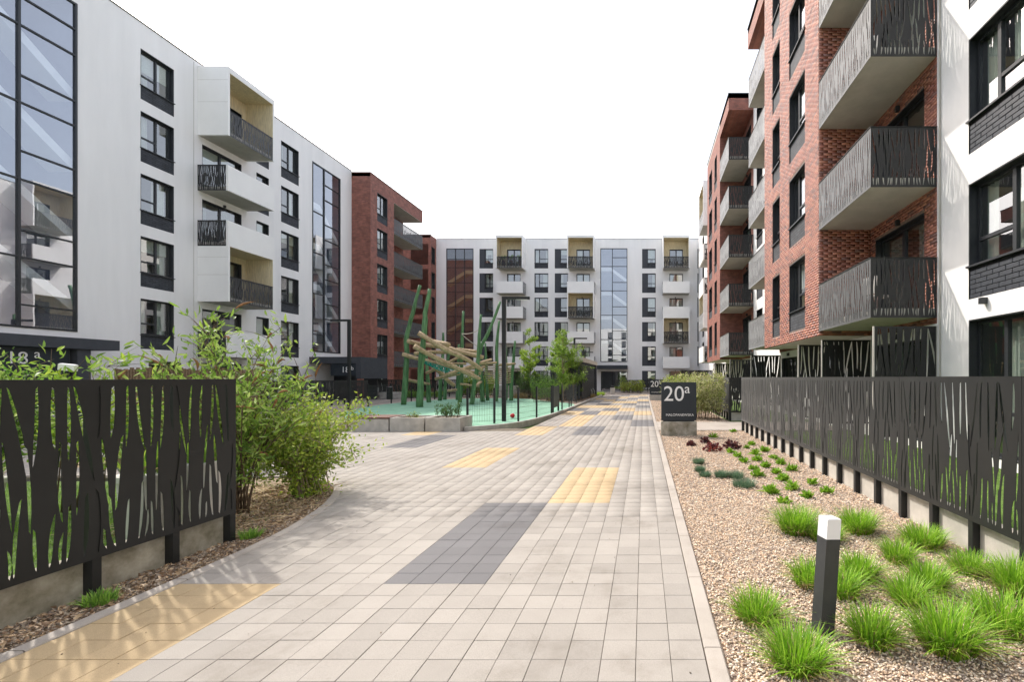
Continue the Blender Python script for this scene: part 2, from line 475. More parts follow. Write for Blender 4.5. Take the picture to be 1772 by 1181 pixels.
# ------------------------------------------------------------------ laser-cut sheets
_slot_cache = {}
def slot_panel(w, h, seed=0, t=0.004, k=1.0, mat='black_sheet'):
    """sheet w x h (x, z) with birch-stem slots cut right through"""
    key = (round(w, 3), round(h, 3), seed, k, mat)
    if key in _slot_cache:
        return _slot_cache[key]
    rnd = random.Random(seed * 77 + int(w * 100))
    pts = [(0, 0), (w, 0), (w, h), (0, h)]
    faces = [[0, 1, 2, 3]]
    def slot(x, z0, z1, tilt, wd):
        """narrow reed-like cut with slanted ends and a slight bow"""
        L = z1 - z0
        bow = rnd.uniform(-0.014, 0.014) * k
        n = 5
        prof = [0.45 * rnd.uniform(0.7, 1.3), 0.9, 1.0, 0.9, 0.6 * rnd.uniform(0.7, 1.2)]
        le = []; ri = []
        for j in range(n):
            t = j / (n - 1)
            cx = x + tilt * L * (t - 0.5) + bow * math.sin(PI * t)
            sl = wd * 0.55 * (1 if tilt > 0 else -1) if j in (0, n - 1) else 0
            le.append((cx - wd * prof[j] / 2, z0 + L * t - sl)); ri.append((cx + wd * prof[j] / 2, z0 + L * t + sl))
        q = ri + le[::-1]
        q = [(min(max(a, 0.03), w - 0.03), min(max(b, 0.04), h - 0.04)) for a, b in q]
        if max(a for a, b in q) - min(a for a, b in q) < 0.012:
            return
        i = len(pts); pts.extend(q); faces.append(list(range(i, i + 2 * n)))
    pitch = 0.105 * k
    x = pitch * 0.6
    i = 0
    while x < w - 0.03:
        wd = rnd.uniform(0.025, 0.037) * k
        top = h - 0.045
        if i % 4 == 1:                                   # a leaning reed crossing its neighbour
            sg = rnd.choice([-1, 1])
            slot(x, top - rnd.uniform(0.40, 0.52) * h, top, sg * rnd.uniform(0.11, 0.19), wd)
        else:
            slot(x, top - rnd.uniform(0.28, 0.46) * h, top, rnd.uniform(-0.05, 0.05), wd)
        zc = h * rnd.uniform(0.36, 0.50)
        L2 = rnd.uniform(0.30, 0.44) * h
        if i % 3 != 2:
            slot(x + pitch * rnd.uniform(0.42, 0.58), zc - L2 / 2, zc + L2 / 2, rnd.uniform(-0.10, 0.10), wd * rnd.uniform(0.8, 1.0))
        lo = 0.045
        slot(x + pitch * rnd.uniform(-0.1, 0.1), lo, lo + rnd.uniform(0.20, 0.38) * h, rnd.uniform(-0.09, 0.09), wd)
        if i % 3 == 0:
            slot(x + pitch * 0.5, lo, lo + rnd.uniform(0.10, 0.17) * h, rnd.uniform(-0.1, 0.1), wd * 0.8)
        x += pitch * rnd.uniform(0.88, 1.12)
        i += 1
    edges = []
    for fc in faces:
        edges += [(fc[j], fc[(j + 1) % len(fc)]) for j in range(len(fc))]
    vo, eo, fo, ov, oe, of = geometry.delaunay_2d_cdt([Vector(p) for p in pts], edges, [], 0, 1e-5)
    tri = np.array([f for f in fo if len(f) == 3])
    cc = np.array([(p.x, p.y) for p in vo])[tri].mean(axis=1)
    cut = np.zeros(len(tri), bool)
    for fc in faces[1:]:
        q = np.array([pts[j] for j in fc]); ins = np.zeros(len(tri), bool)
        for (ax, ay), (bx_, by_) in zip(q, np.roll(q, -1, 0)):
            if ay != by_:
                ins ^= ((ay > cc[:, 1]) != (by_ > cc[:, 1])) & (cc[:, 0] < (bx_ - ax) * (cc[:, 1] - ay) / (by_ - ay) + ax)
        cut |= ins
    keep = [tuple(int(j) for j in f) for f in tri[~cut]]
    nv = len(vo)
    V = [(p.x, -t / 2, p.y) for p in vo] + [(p.x, t / 2, p.y) for p in vo]
    Fc = []
    cnt = {}
    for f in keep:
        f = list(f)
        a = sum(vo[f[j]].x * vo[f[(j + 1) % 3]].y - vo[f[(j + 1) % 3]].x * vo[f[j]].y for j in range(3))
        if a < 0:
            f.reverse()
        Fc.append(tuple(f)); Fc.append(tuple(nv + j for j in reversed(f)))
        for j in range(3):
            e = (f[j], f[(j + 1) % 3])
            cnt[e] = 1
    for (a, b) in list(cnt):
        if (b, a) not in cnt:
            Fc.append((b, a, nv + a, nv + b))
    me = bpy.data.meshes.new('slotted_sheet')
    me.from_pydata(V, [], Fc)
    me.materials.append(M[mat])
    me.update()
    _slot_cache[key] = me
    return me

def box_mesh(x0, y0, z0, x1, y1, z1, mat, c=0.0):
    b = MB()
    (b.cbox(x0, y0, z0, x1, y1, z1, c) if c else b.box(x0, y0, z0, x1, y1, z1))
    return b.mesh('block', mat)

# ------------------------------------------------------------------ facade toolkit
class Fac:
    """local x runs right along the wall seen from outside, -y points out"""
    def __init__(s, root, rz, org):
        s.root = root; s.rz = rz; s.org = Vector(org); s.R = Matrix.Rotation(rz, 4, 'Z'); s.holes = []
    def W(s, u, y, z):
        return s.org + s.R @ Vector((u, y, z)) - s.root.location
    def add(s, name, me, u=0, z=0, y=0):
        return ob(name, me, s.root, s.W(u, y, z), s.rz)
    def wall(s, u0, u1, z0, z1, mat, name='wall', holes=None):
        return s.add(name, wall_mesh(u0, u1, z0, z1, s.holes if holes is None else holes, mat))

def wall_mesh(u0, u1, z0, z1, holes, mat):
    hs = [(max(a, u0), min(b, u1), max(c, z0), min(d, z1)) for a, b, c, d in holes]
    hs = [h for h in hs if h[1] - h[0] > 1e-4 and h[3] - h[2] > 1e-4]
    us = sorted({round(x, 4) for x in [u0, u1] + [h[0] for h in hs] + [h[1] for h in hs]})
    zs = sorted({round(x, 4) for x in [z0, z1] + [h[2] for h in hs] + [h[3] for h in hs]})
    idx = {(u, z): None for u in us for z in zs}
    V = []; Fc = []
    def vi(u, z):
        if idx[(u, z)] is None:
            idx[(u, z)] = len(V); V.append((u, 0, z))
        return idx[(u, z)]
    for a, b in zip(us[:-1], us[1:]):
        for c, d in zip(zs[:-1], zs[1:]):
            um, zm = (a + b) / 2, (c + d) / 2
            if any(h[0] < um < h[1] and h[2] < zm < h[3] for h in hs):
                continue
            Fc.append((vi(a, c), vi(b, c), vi(b, d), vi(a, d)))
    me = bpy.data.meshes.new('wall')
    me.from_pydata(V, [], Fc)
    me.materials.append(M[mat])
    me.update()
    return me

_win_cache = {}
def window_meshes(w, h, style):
    key = (round(w, 3), round(h, 3), style)
    if key in _win_cache:
        return _win_cache[key]
    b = MB()
    t = 0.025
    D = 0.26
    b.box(0, 0.002, 0, t, D, h); b.box(w - t, 0.002, 0, w, D, h)
    b.box(t, 0.002, h - t, w - t, D, h); b.box(t, 0.002, 0, w - t, D, t)
    f0, f1 = 0.165, 0.235
    k = 0.055
    x0, x1, z0, z1 = t, w - t, t, h - t
    b.box(x0, f0, z0, x0 + k, f1, z1); b.box(x1 - k, f0, z0, x1, f1, z1)
    b.box(x0 + k, f0, z1 - k, x1 - k, f1, z1); b.box(x0 + k, f0, z0, x1 - k, f1, z0 + k)
    xa, xb, za, zb = x0 + k, x1 - k, z0 + k, z1 - k
    panes = []
    def vbar(x, c, d, kk=0.085):
        b.box(x - kk / 2, f0 - 0.008, c, x + kk / 2, f1, d)
    def hbar(z, a, c, kk=0.07):
        b.box(a, f0 - 0.004, z - kk / 2, c, f1, z + kk / 2)
    if style in ('A', 'A2'):
        m = w * (0.54 if style == 'A' else 0.34)
        vbar(m, za, zb)
        zt = za + (zb - za) * 0.30
        if style == 'A':
            hbar(zt, xa, m - 0.0425)
            panes = [(xa, m - .04, za, zt - .03), (xa, m - .04, zt + .03, zb), (m + .04, xb, za, zb)]
        else:
            hbar(zt, m + 0.0425, xb)
            panes = [(xa, m - .04, za, zb), (m + .04, xb, za, zt - .03), (m + .04, xb, zt + .03, zb)]
    elif style == 'D':
        vbar(w / 2, za, zb, 0.12)
        panes = [(xa, w / 2 - .06, za, zb), (w / 2 + .06, xb, za, zb)]
    elif style == 'S':
        zt = za + (zb - za) * 0.27
        hbar(zt, xa, xb)
        panes = [(xa, xb, za, zt - .03), (xa, xb, zt + .03, zb)]
    else:
        panes = [(xa, xb, za, zb)]
    fr = b.mesh('window_frame', 'anthracite')
    pm = []
    for (a, c, d, e) in panes:
        q = MB(); q.box(a - .012, 0.198, d - .012, c + .012, 0.206, e + .012, skip='bklrt'); q.box(a - .012, 0.198, d - .012, c + .012, 0.206, e + .012, 1, skip='f')
        pm.append(q.mesh('pane', ['glass', 'glass_clear']))
    q = MB(); q.box(-0.03, -0.045, -0.032, w + 0.03, 0.20, 0.004)
    sill = q.mesh('sill', 'anthracite')
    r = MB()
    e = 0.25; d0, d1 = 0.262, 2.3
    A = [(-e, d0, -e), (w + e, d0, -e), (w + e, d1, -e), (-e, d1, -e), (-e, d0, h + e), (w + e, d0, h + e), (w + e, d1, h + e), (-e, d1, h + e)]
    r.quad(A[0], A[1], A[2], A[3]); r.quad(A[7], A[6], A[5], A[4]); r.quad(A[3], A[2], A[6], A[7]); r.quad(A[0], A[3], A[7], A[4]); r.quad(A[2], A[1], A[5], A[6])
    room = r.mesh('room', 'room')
    _win_cache[key] = (fr, pm, sill, room)
    return _win_cache[key]

_cur_cache = {}
def curtain_mesh(w, h, mat):
    key = (round(w, 2), round(h, 2), mat)
    if key not in _cur_cache:
        n = max(6, int(w / 0.022))
        V = []; Fc = []
        for i in range(n + 1):
            x = w * i / n
            y = 0.028 * math.sin(i * 1.15) + 0.012 * math.sin(i * 0.37)
            V += [(x, y, 0), (x, y * 0.8, h)]
        for i in range(n):
            Fc.append((2 * i, 2 * i + 2, 2 * i + 3, 2 * i + 1))
        me = bpy.data.meshes.new('curtain'); me.from_pydata(V, [], Fc)
        me.polygons.foreach_set('use_smooth', [True] * n)
        me.materials.append(M[mat]); me.update()
        _cur_cache[key] = me
    return _cur_cache[key]

_misc = {}
def cached(key, fn):
    if key not in _misc:
        _misc[key] = fn()
    return _misc[key]

_apron_cache = {}
def window(f, u, z, w, h, style='A', apron=0.66, rnd=random.Random(3), side=0.0, sill=True, name='window', bricks=False, curtain=True):
    """window in the opening u..u+w, z..z+h; side = dark panel left of it; apron = brick field below"""
    f.holes.append((u - side, u + w, z - apron, z + h))
    fr, pm, sm, room = window_meshes(w, h, style)
    o = f.add(name, fr, u, z)
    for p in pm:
        ob('pane', p, o)
    ob('room', room, o)
    if sill:
        ob('sill', sm, o)
    if curtain and rnd.random() < 0.22:
        hb = h * rnd.choice([0.35, 0.5, 0.65]); bw = w - 0.2
        ob('blind', cached(('blind', round(bw, 2), round(hb, 2)), lambda: box_mesh(0, 0, 0, bw, 0.012, hb, 'curtain')), o, (0.1, 0.29, h - hb - 0.06))
    if curtain:
        c = rnd.random()
        cm = rnd.choice(['curtain', 'curtain', 'curtain_grey'])
        if c < 0.75:
            cw = w * rnd.uniform(0.2, 0.42)
            ob('curtain', curtain_mesh(cw, h - 0.1, cm), o, (0.06, 0.42, 0.04))
        if c > 0.35:
            cw = w * rnd.uniform(0.15, 0.4)
            ob('curtain', curtain_mesh(cw, h - 0.1, cm), o, (w - cw - 0.06, 0.42, 0.04))
    if apron > 0:
        key = (round(w, 3), round(apron, 3), bricks)
        if key not in _apron_cache:
            b = MB()
            b.box(0.012, 0.03, 0, w - 0.012, 0.06, apron)
            b.box(0, 0.001, 0, 0.012, 0.06, apron); b.box(w - 0.012, 0.001, 0, w, 0.06, apron); b.box(0.012, 0.001, -0.001, w - 0.012, 0.03, 0.010)
            _apron_cache[key] = b.mesh('apron', 'mortar_black' if bricks else 'brick_dark')
        a = f.add('brick_apron', _apron_cache[key], u, z - apron)
        if bricks:
            bl, bh, g = 0.30, 0.083, 0.011
            nrow = int((apron - 0.01) / (bh + g))
            k2 = ('brick', round(w, 3))
            for r in range(nrow):
                x = 0.014 - (bl + g) * (0.5 if r % 2 else 0.0)
                while x < w - 0.03:
                    xa, xb = max(x, 0.014), min(x + bl, w - 0.014)
                    if xb - xa > 0.04:
                        kk = ('b', round(xb - xa, 3))
                        if kk not in _apron_cache:
                            m = MB(); l = xb - xa; e = 0.005
                            m.box(0, 0, 0, l, 0.02, bh, skip='fk')
                            i = len(m.v)
                            m.v += [(0, 0, 0), (l, 0, 0), (l, 0, bh), (0, 0, bh), (e, -e, e), (l - e, -e, e), (l - e, -e, bh - e), (e, -e, bh - e)]
                            for q in ((4, 5, 6, 7), (0, 1, 5, 4), (1, 2, 6, 5), (2, 3, 7, 6), (3, 0, 4, 7)):
                                m.f.append(tuple(i + j for j in q)); m.m.append(0)
                            _apron_cache[kk] = m.mesh('brick', 'clinker')
                        ob('brick', _apron_cache[kk], a, (xa, 0.022 + rnd.uniform(-0.003, 0.003), 0.012 + r * (bh + g)))
                    x += bl + g
    if side > 0:
        b = MB(); b.box(0, 0.03, 0, side, 0.06, h + apron); b.box(0, 0.001, 0, 0.012, 0.03, h + apron)
        b.box(0.012, 0.001, h + apron - 0.012, side, 0.03, h + apron)
        key = ('side', round(side, 3), round(h + apron, 3))
        if key not in _apron_cache:
            _apron_cache[key] = b.mesh('side_panel', 'dark_render')
        f.add('side_panel', _apron_cache[key], u - side, z - apron)
    return o

RAIL = 1.33
def balcony(f, u, L, z, P, front='white', sides='lr', seed=0):
    """slab with its railing; z = underside of slab"""
    def slab():
        b = MB(); b.box(0.012, -P + 0.012, 0.012, L - 0.012, -0.002, 0.21)
        return b.mesh('slab', 'soffit')
    o = f.add('balcony', cached(('slab', L, P), slab), u, z)
    if front == 'white':
        def fp():
            b = MB(); b.cbox(0, -P, 0, L, -P + 0.11, RAIL, 0.006)
            return b.mesh('front_panel', 'panel_white')
        ob('front_panel', cached(('fp', L, P), fp), o, (0, -0.001, 0))
    else:
        ob('railing', slot_panel(L, RAIL, seed % 3, mat='rail_sheet'), o, (0, -P, 0))
        def hr():
            b = MB(); b.box(0.0, -P - 0.02, RAIL, L, -P + 0.025, RAIL + 0.012)
            return b.mesh('handrail', 'black_sheet')
        ob('handrail', cached(('hr', L, P), hr), o)
    dp = P - (0.115 if front == 'white' else 0.004)
    for s in sides:
        ob('railing', slot_panel(dp, RAIL, 3 + seed % 2, mat='rail_sheet'), o, (0.003 if s == 'l' else L - 0.003, -0.003, 0), -PI / 2)
        def hr2():
            b = MB(); b.box(-0.02, -dp, RAIL, 0.02, -0.003, RAIL + 0.012)
            return b.mesh('handrail', 'black_sheet')
        ob('handrail', cached(('hr2', dp), hr2), o, (0.003 if s == 'l' else L - 0.003, 0, 0))
    def lamp():
        b = MB(); b.box(-0.04, -0.10, -0.08, 0.04, -0.001, 0.06)
        return b.mesh('lamp', 'anthracite')
    ob('soffit_lamp', cached('slamp', lamp), o, (L * 0.5, 0, -0.28))
    return o

def balcony_box(f, u, L, z, P, h, door, seed=0, roof=True):
    """framed balcony: white shell, tan lining, slotted railing; door = (u0, u1, z0, z1) opening behind"""
    t = 0.11
    def slab():
        b = MB(); b.box(t + .001, -P + 0.012, 0.006, L - t - .001, -0.002, 0.21)
        return b.mesh('slab', 'soffit')
    o = f.add('balcony_frame', cached(('bslab', L, P), slab), u, z)
    def side():
        b = MB(); b.box(0, -P, 0.0, t, -0.002, h)
        return b.mesh('side_wall', 'panel_white')
    for xx in (0, L - t):
        ob('side_wall', cached(('bside', P, h), side), o, (xx, 0, 0))
    def top():
        b = MB(); b.box(t + .0005, -P, h - 0.30, L - t - .0005, -0.002, h)
        return b.mesh('roof_panel', 'panel_white')
    if roof:
        ob('roof_panel', cached(('btop', L, P, h), top), o)
    def seams():
        b = MB()
        for zz in (h * 0.48, h * 0.80):
            b.box(-0.001, -P + 0.002, zz, 0.0005, -0.004, zz + 0.012); b.box(L - 0.0005, -P + 0.002, zz, L + 0.001, -0.004, zz + 0.012)
        return b.mesh('joint', 'soffit')
    ob('panel_joint', cached(('seam', L, P, h), seams), o)
    d = (door[0] - u, door[1] - u, door[2] - z, door[3] - z)
    def lining():
        b = MB(); zt = h - (0.30 if roof else 0.0) - 0.004
        b.box(t, -P + 0.01, 0.212, t + 0.01, -0.02, zt); b.box(L - t - 0.01, -P + 0.01, 0.212, L - t, -0.02, zt)
        b.box(t + 0.01, -P + 0.01, zt - 0.01, L - t - 0.01, -0.02, zt)
        b.box(t, -0.02, 0.212, d[0], -0.004, zt); b.box(d[1], -0.02, 0.212, L - t, -0.004, zt)
        b.box(d[0], -0.02, d[3], d[1], -0.004, zt)
        return b.mesh('lining', 'tan')
    ob('lining', cached(('lin', L, P, h, roof) + tuple(round(x, 2) for x in d), lining), o)
    ob('railing', slot_panel(L - 2 * t, RAIL - 0.02, seed % 3, mat='rail_sheet'), o, (t, -P + 0.01, 0.0))
    def hr():
        b = MB(); b.box(t, -P - 0.005, RAIL - 0.02, L - t, -P + 0.035, RAIL)
        return b.mesh('handrail', 'black_sheet')
    ob('handrail', cached(('bhr', L, P), hr), o)
    return o

def stair_glazing(f, cols, z0, z1, rows, flights, flight_mat='stair_white', stair_depth=0.16, glass='glass_stair'):
    """cols = mullion positions, rows = transom heights for each column, flights = polylines of stair strings"""
    u0, u1 = cols[0], cols[-1]
    f.holes.append((u0, u1, z0, z1))
    b = MB()
    k = 0.075
    y0, y1 = -0.03, 0.10
    for i, c in enumerate(cols):
        a = c - u0
        lo = a if i == 0 else (a - k if i == len(cols) - 1 else a - k / 2)
        b.box(lo, y0, 0, lo + k, y1, z1 - z0)
    b.box(k, y0 + .002, 0, u1 - u0 - k, y1, k); b.box(k, y0 + .002, z1 - z0 - k, u1 - u0 - k, y1, z1 - z0)
    panes = []
    for i in range(len(cols) - 1):
        a = cols[i] - u0 + (k if i == 0 else k / 2); c = cols[i + 1] - u0 - (k if i == len(cols) - 2 else k / 2)
        zz = [0 + k * .5] + [r - z0 for r in rows[i]] + [z1 - z0 - k * .5]
        for r in zz[1:-1]:
            b.box(a, y0 + .004, r - 0.03, c, y1, r + 0.03)
        for p, q in zip(zz[:-1], zz[1:]):
            panes.append((a - .01, c + .01, p, q))
    o = f.add('stair_glazing', b.mesh('stair_frame', 'anthracite'), u0, z0)
    for (a, c, p, q) in panes:
        m = MB(); m.box(a, 0.03, p, c, 0.045, q, skip='bklrt'); m.box(a, 0.03, p, c, 0.045, q, 1, skip='f')
        ob('pane', m.mesh('pane', [glass, 'glass_clear']), o)
    r = MB(); w = u1 - u0; h = z1 - z0; d0, d1, e = 0.101, 3.2, 0.05
    A = [(-e, d0, -e), (w + e, d0, -e), (w + e, d1, -e), (-e, d1, -e), (-e, d0, h + e), (w + e, d0, h + e), (w + e, d1, h + e), (-e, d1, h + e)]
    r.quad(A[0], A[1], A[2], A[3]); r.quad(A[7], A[6], A[5], A[4]); r.quad(A[3], A[2], A[6], A[7]); r.quad(A[0], A[3], A[7], A[4]); r.quad(A[2], A[1], A[5], A[6])
    ob('room', r.mesh('stairwell', 'stairwell'), o)
    for pl in flights:
        m = MB()
        for (ua, za), (ub, zb) in zip(pl[:-1], pl[1:]):
            for yy in (0, 1):
                pass
            T = 0.42; ya, yb = stair_depth, stair_depth + 1.1
            i = len(m.v)
            m.v += [(ua - u0, ya, za - z0), (ub - u0, ya, zb - z0), (ub - u0, ya, zb - z0 + T), (ua - u0, ya, za - z0 + T),
                    (ua - u0, yb, za - z0), (ub - u0, yb, zb - z0), (ub - u0, yb, zb - z0 + T), (ua - u0, yb, za - z0 + T)]
            for q in ((0, 1, 2, 3), (5, 4, 7, 6), (3, 2, 6, 7), (1, 0, 4, 5), (0, 3, 7, 4), (1, 5, 6, 2)):
                m.f.append(tuple(i + j for j in q)); m.m.append(0)
        ob('stair_flight', m.mesh('stair_flight', flight_mat), o)
    return o

BRICKS = [(0.396, 0.15, 0.1), (0.352, 0.129, 0.086), (0.431, 0.176, 0.112), (0.317, 0.112, 0.076), (0.273, 0.103, 0.076), (0.405, 0.159, 0.104), (0.229, 0.107, 0.088), (0.37, 0.138, 0.094)]
def brick_field(u0, u1, z0, z1, holes, seed, bl=0.25, bh=0.066, g=0.009, proud=0.007):
    rnd = random.Random(seed)
    A = []; C = []
    r = 0
    z = z0 + g
    while z + bh <= z1 + 0.02:
        zb = min(z + bh, z1)
        cut = sorted((max(h[0], u0), min(h[1], u1)) for h in holes if h[2] < zb and h[3] > z and h[1] > u0 and h[0] < u1)
        free = []; cur = u0
        for a, b in cut:
            if a > cur: free.append((cur, a))
            cur = max(cur, b)
        if cur < u1: free.append((cur, u1))
        off = (0.5 if r % 2 else 0.0) * (bl + g)
        for a, b in free:
            x = u0 - off
            x += math.floor((a - x) / (bl + g)) * (bl + g)
            while x < b:
                xa, xb = max(x, a), min(x + bl, b)
                if xb - xa > 0.02:
                    A.append((xa, xb, z, zb, proud + rnd.uniform(-0.003, 0.003)))
                    k = rnd.uniform(0.8, 1.15); c = rnd.choice(BRICKS)
                    C.append((c[0] * k, c[1] * k, c[2] * k))
                x += bl + g
        z += bh + g
        r += 1
    A = np.array(A, np.float32); n = len(A)
    x0, x1, za, zb, p = A.T
    zero = np.zeros(n)
    V = np.stack([np.stack([x0, zero, za], 1), np.stack([x1, zero, za], 1), np.stack([x1, zero, zb], 1), np.stack([x0, zero, zb], 1),
                  np.stack([x0, -p, za], 1), np.stack([x1, -p, za], 1), np.stack([x1, -p, zb], 1), np.stack([x0, -p, zb], 1)], 1).reshape(-1, 3)
    q = np.array([(4, 5, 6, 7), (0, 1, 5, 4), (1, 2, 6, 5), (2, 3, 7, 6), (3, 0, 4, 7)])
    Fc = (np.arange(n)[:, None, None] * 8 + q[None]).reshape(-1, 4)
    return np_mesh('bricks', V, Fc, 'brick_piece', np.repeat(np.array(C), 8, 0))

# ------------------------------------------------------------------ the ground
def sheet(name, poly, z, mat):
    me = bpy.data.meshes.new(name)
    me.from_pydata([(x, y, z) for x, y in poly], [], [tuple(range(len(poly)))])
    me.materials.append(M[mat]); me.update()
    if me.polygons[0].normal.z < 0:
        me.flip_normals()
    return tag(ob(name, me), kind='structure')

def rect(x0, x1, y0, y1):
    return [(x0, y0), (x1, y0), (x1, y1), (x0, y1)]

def smooth_line(pts, n=8, closed=False):
    out = []
    P = [Vector(p) for p in pts]
    m = len(P)
    rng = range(m if closed else m - 1)
    for i in rng:
        if closed:
            a, b, c, d = P[(i - 1) % m], P[i], P[(i + 1) % m], P[(i + 2) % m]
        else:
            a, b, c, d = P[max(i - 1, 0)], P[i], P[i + 1], P[min(i + 2, m - 1)]
        for k in range(n):
            t = k / n
            out.append(0.5 * ((2 * b) + (c - a) * t + (2 * a - 5 * b + 4 * c - d) * t * t + (3 * b - a - 3 * c + d) * t ** 3))
    if not closed:
        out.append(P[-1])
    return out

sheet('ground', rect(-600, 600, -600, 600), -0.12, 'grass_ground')
lawn_left = sheet('lawn', rect(-23.2, -3.9, -6, 7.6), -0.045, 'grass_ground')
lawn_right = sheet('lawn', rect(3.0, 6.49, -6, 40), -0.04, 'grass_ground')
sheet('gravel_bed', rect(0.40, 3.22, -4, 14.62), -0.028, 'gravel_base')
sheet('gravel_bed', rect(0.40, 3.22, 17.38, 46), -0.028, 'gravel_base')

XJ = 0.355
left_kerb = [(-3.76, -3.2), (-3.76, 4.1)] + [tuple(p) for p in smooth_line([(-3.76, 4.1), (-3.80, 4.8), (-3.93, 5.5), (-4.20, 6.3), (-4.70, 7.15), (-5.5, 7.65), (-7.0, 7.82)], 5)[1:]] + [(-22.0, 7.82)]
GRID = {(2, 1): 'd', (1, 2): 'y', (4, 3): 'y', (7, 4): 'd', (4, 0): 'y', (2, 5): 'd', (4, 5): 'y', (0, 6): 'd', (3, 6): 'y', (1, 7): 'd', (3, 7): 'y', (4, 8): 'y', (8, 5): 'y',
        (3, 8): 'd', (2, 8): 'y', (0, 8): 'y', (1, 9): 'y', (2, 9): 'd', (4, 9): 'd', (0, 10): 'd', (2, 10): 'y', (3, 10): 'y', (4, 10): 'y', (1, 11): 'd', (3, 11): 'd',
        (0, 12): 'd', (1, 12): 'y', (2, 12): 'y', (4, 12): 'd', (0, 13): 'y', (2, 13): 'd', (3, 13): 'y', (1, 14): 'd', (4, 14): 'y', (0, 15): 'd', (2, 15): 'y', (3, 16): 'd', (1, 16): 'y',
        (0, 17): 'y', (2, 17): 'd', (13, 3): 'y', (16, 4): 'd', (10, 3): 'd'}
KIND = {'y': 1, 'd': 2}
MATS = ['tile_grey', 'tile_yellow', 'tile_dark']

paving = sheet('paving', [(0.37, -3.2), (0.37, 45), (-3.70, 45), (-3.70, 7.72)] + [(x + 0.03, y) for x, y in reversed(left_kerb[1:-1]) if x > -5.6] + [(-3.70, -3.2)], -0.014, 'bedding')
paving2 = sheet('plaza_paving', rect(-22.0, -3.701, 7.73, 15.2), -0.015, 'bedding')

def tile_template(e=0.0022, s=0.1972, t=0.05):
    o = (0.2 - s) / 2
    a, b = o, 0.2 - o
    V = [(a, a, -t), (b, a, -t), (b, b, -t), (a, b, -t), (a, a, -e), (b, a, -e), (b, b, -e), (a, b, -e),
         (a + e, a + e, 0), (b - e, a + e, 0), (b - e, b - e, 0), (a + e, b - e, 0)]
    Fc = [(8, 9, 10, 11)] + [(0, 1, 5, 4), (1, 2, 6, 5), (2, 3, 7, 6), (3, 0, 4, 7)] + [(4, 5, 9, 8), (5, 6, 10, 9), (6, 7, 11, 10), (7, 4, 8, 11)]
    return V, Fc
TV, TF = tile_template()
tile_meshes = []
for mname in MATS:
    me = bpy.data.meshes.new('paving_tile'); me.from_pydata(TV, [], TF); me.materials.append(M[mname]); me.update()
    tile_meshes.append(me)

def tile_kind(x, y):
    c = math.floor((XJ - (x + 0.1)) / 0.8); r = math.floor((y + 0.1 - 1.32) / 2.4)
    return KIND.get(GRID.get((c, r)), 0)

rt = random.Random(5)
cells = []
for j in range(-22, 218):
    y = 1.32 + 0.2 * j
    for i in range(-20, 0):
        cells.append((XJ + 0.2 * i, y, 0))
for j in range(33, 65):
    y = 1.32 + 0.2 * j
    for i in range(-108, -20):
        cells.append((XJ + 0.2 * i, y, 1))
def left_edge(y):
    lk = left_kerb
    for (xa, ya), (xb, yb) in zip(lk[:-1], lk[1:]):
        if ya <= y <= yb and yb > ya:
            return xa + (xb - xa) * (y - ya) / (yb - ya)
    return -99.0
edge_cells = []
for j in range(13, 33):
    y = 1.32 + 0.2 * j
    e = left_edge(y + 0.1) + 0.055
    i = -21
    while XJ + 0.2 * (i + 1) > e and i > -60:
        edge_cells.append((XJ + 0.2 * i, y, max(XJ + 0.2 * i, e)))
        i -= 1
near = sorted([c for c in cells if c[1] > 2.42 and c[2] == 0], key=lambda c: (c[1], -c[0]))[:300]
near_set = set(near)
for (x, y, w_) in near:
    ob('paving_tile', tile_meshes[tile_kind(x, y)], paving, (x, y, rt.uniform(-0.0015, 0.0015)))
tv = np.array(TV, np.float32); tf = np.array(TF, np.int32)
for k, par in ((0, paving), (1, paving2)):
    rest = [c for c in cells if c not in near_set and c[2] == k]
    O = np.array([(x, y, rt.uniform(-0.0015, 0.0015)) for x, y, _ in rest], np.float32)
    V = O[:, None, :] + tv[None]
    if k == 0:
        E = np.array([(a, y, 0.0) for a, y, _ in edge_cells], np.float32)
        VE = E[:, None, :] + tv[None]
        lo = np.array([l for _, _, l in edge_cells], np.float32)
        VE[:, :, 0] = np.maximum(VE[:, :, 0], lo[:, None] + (tv[None, :, 0] - tv[:, 0].min()) * 0.05)
        V = np.concatenate([V, VE]); O = np.concatenate([O, E]); rest = rest + [(a, y, 0) for a, y, _ in edge_cells]
    V = V.reshape(-1, 3)
    Fq = (np.arange(len(O))[:, None, None] * len(tv) + tf[None]).reshape(-1, 4)
    mi = np.repeat([tile_kind(x, y) for x, y, _ in rest], len(tf))
    o = ob('paving_tiles', np_mesh('paving_tiles', V, Fq, MATS, midx=mi), par)
    o['kind'] = 'stuff'

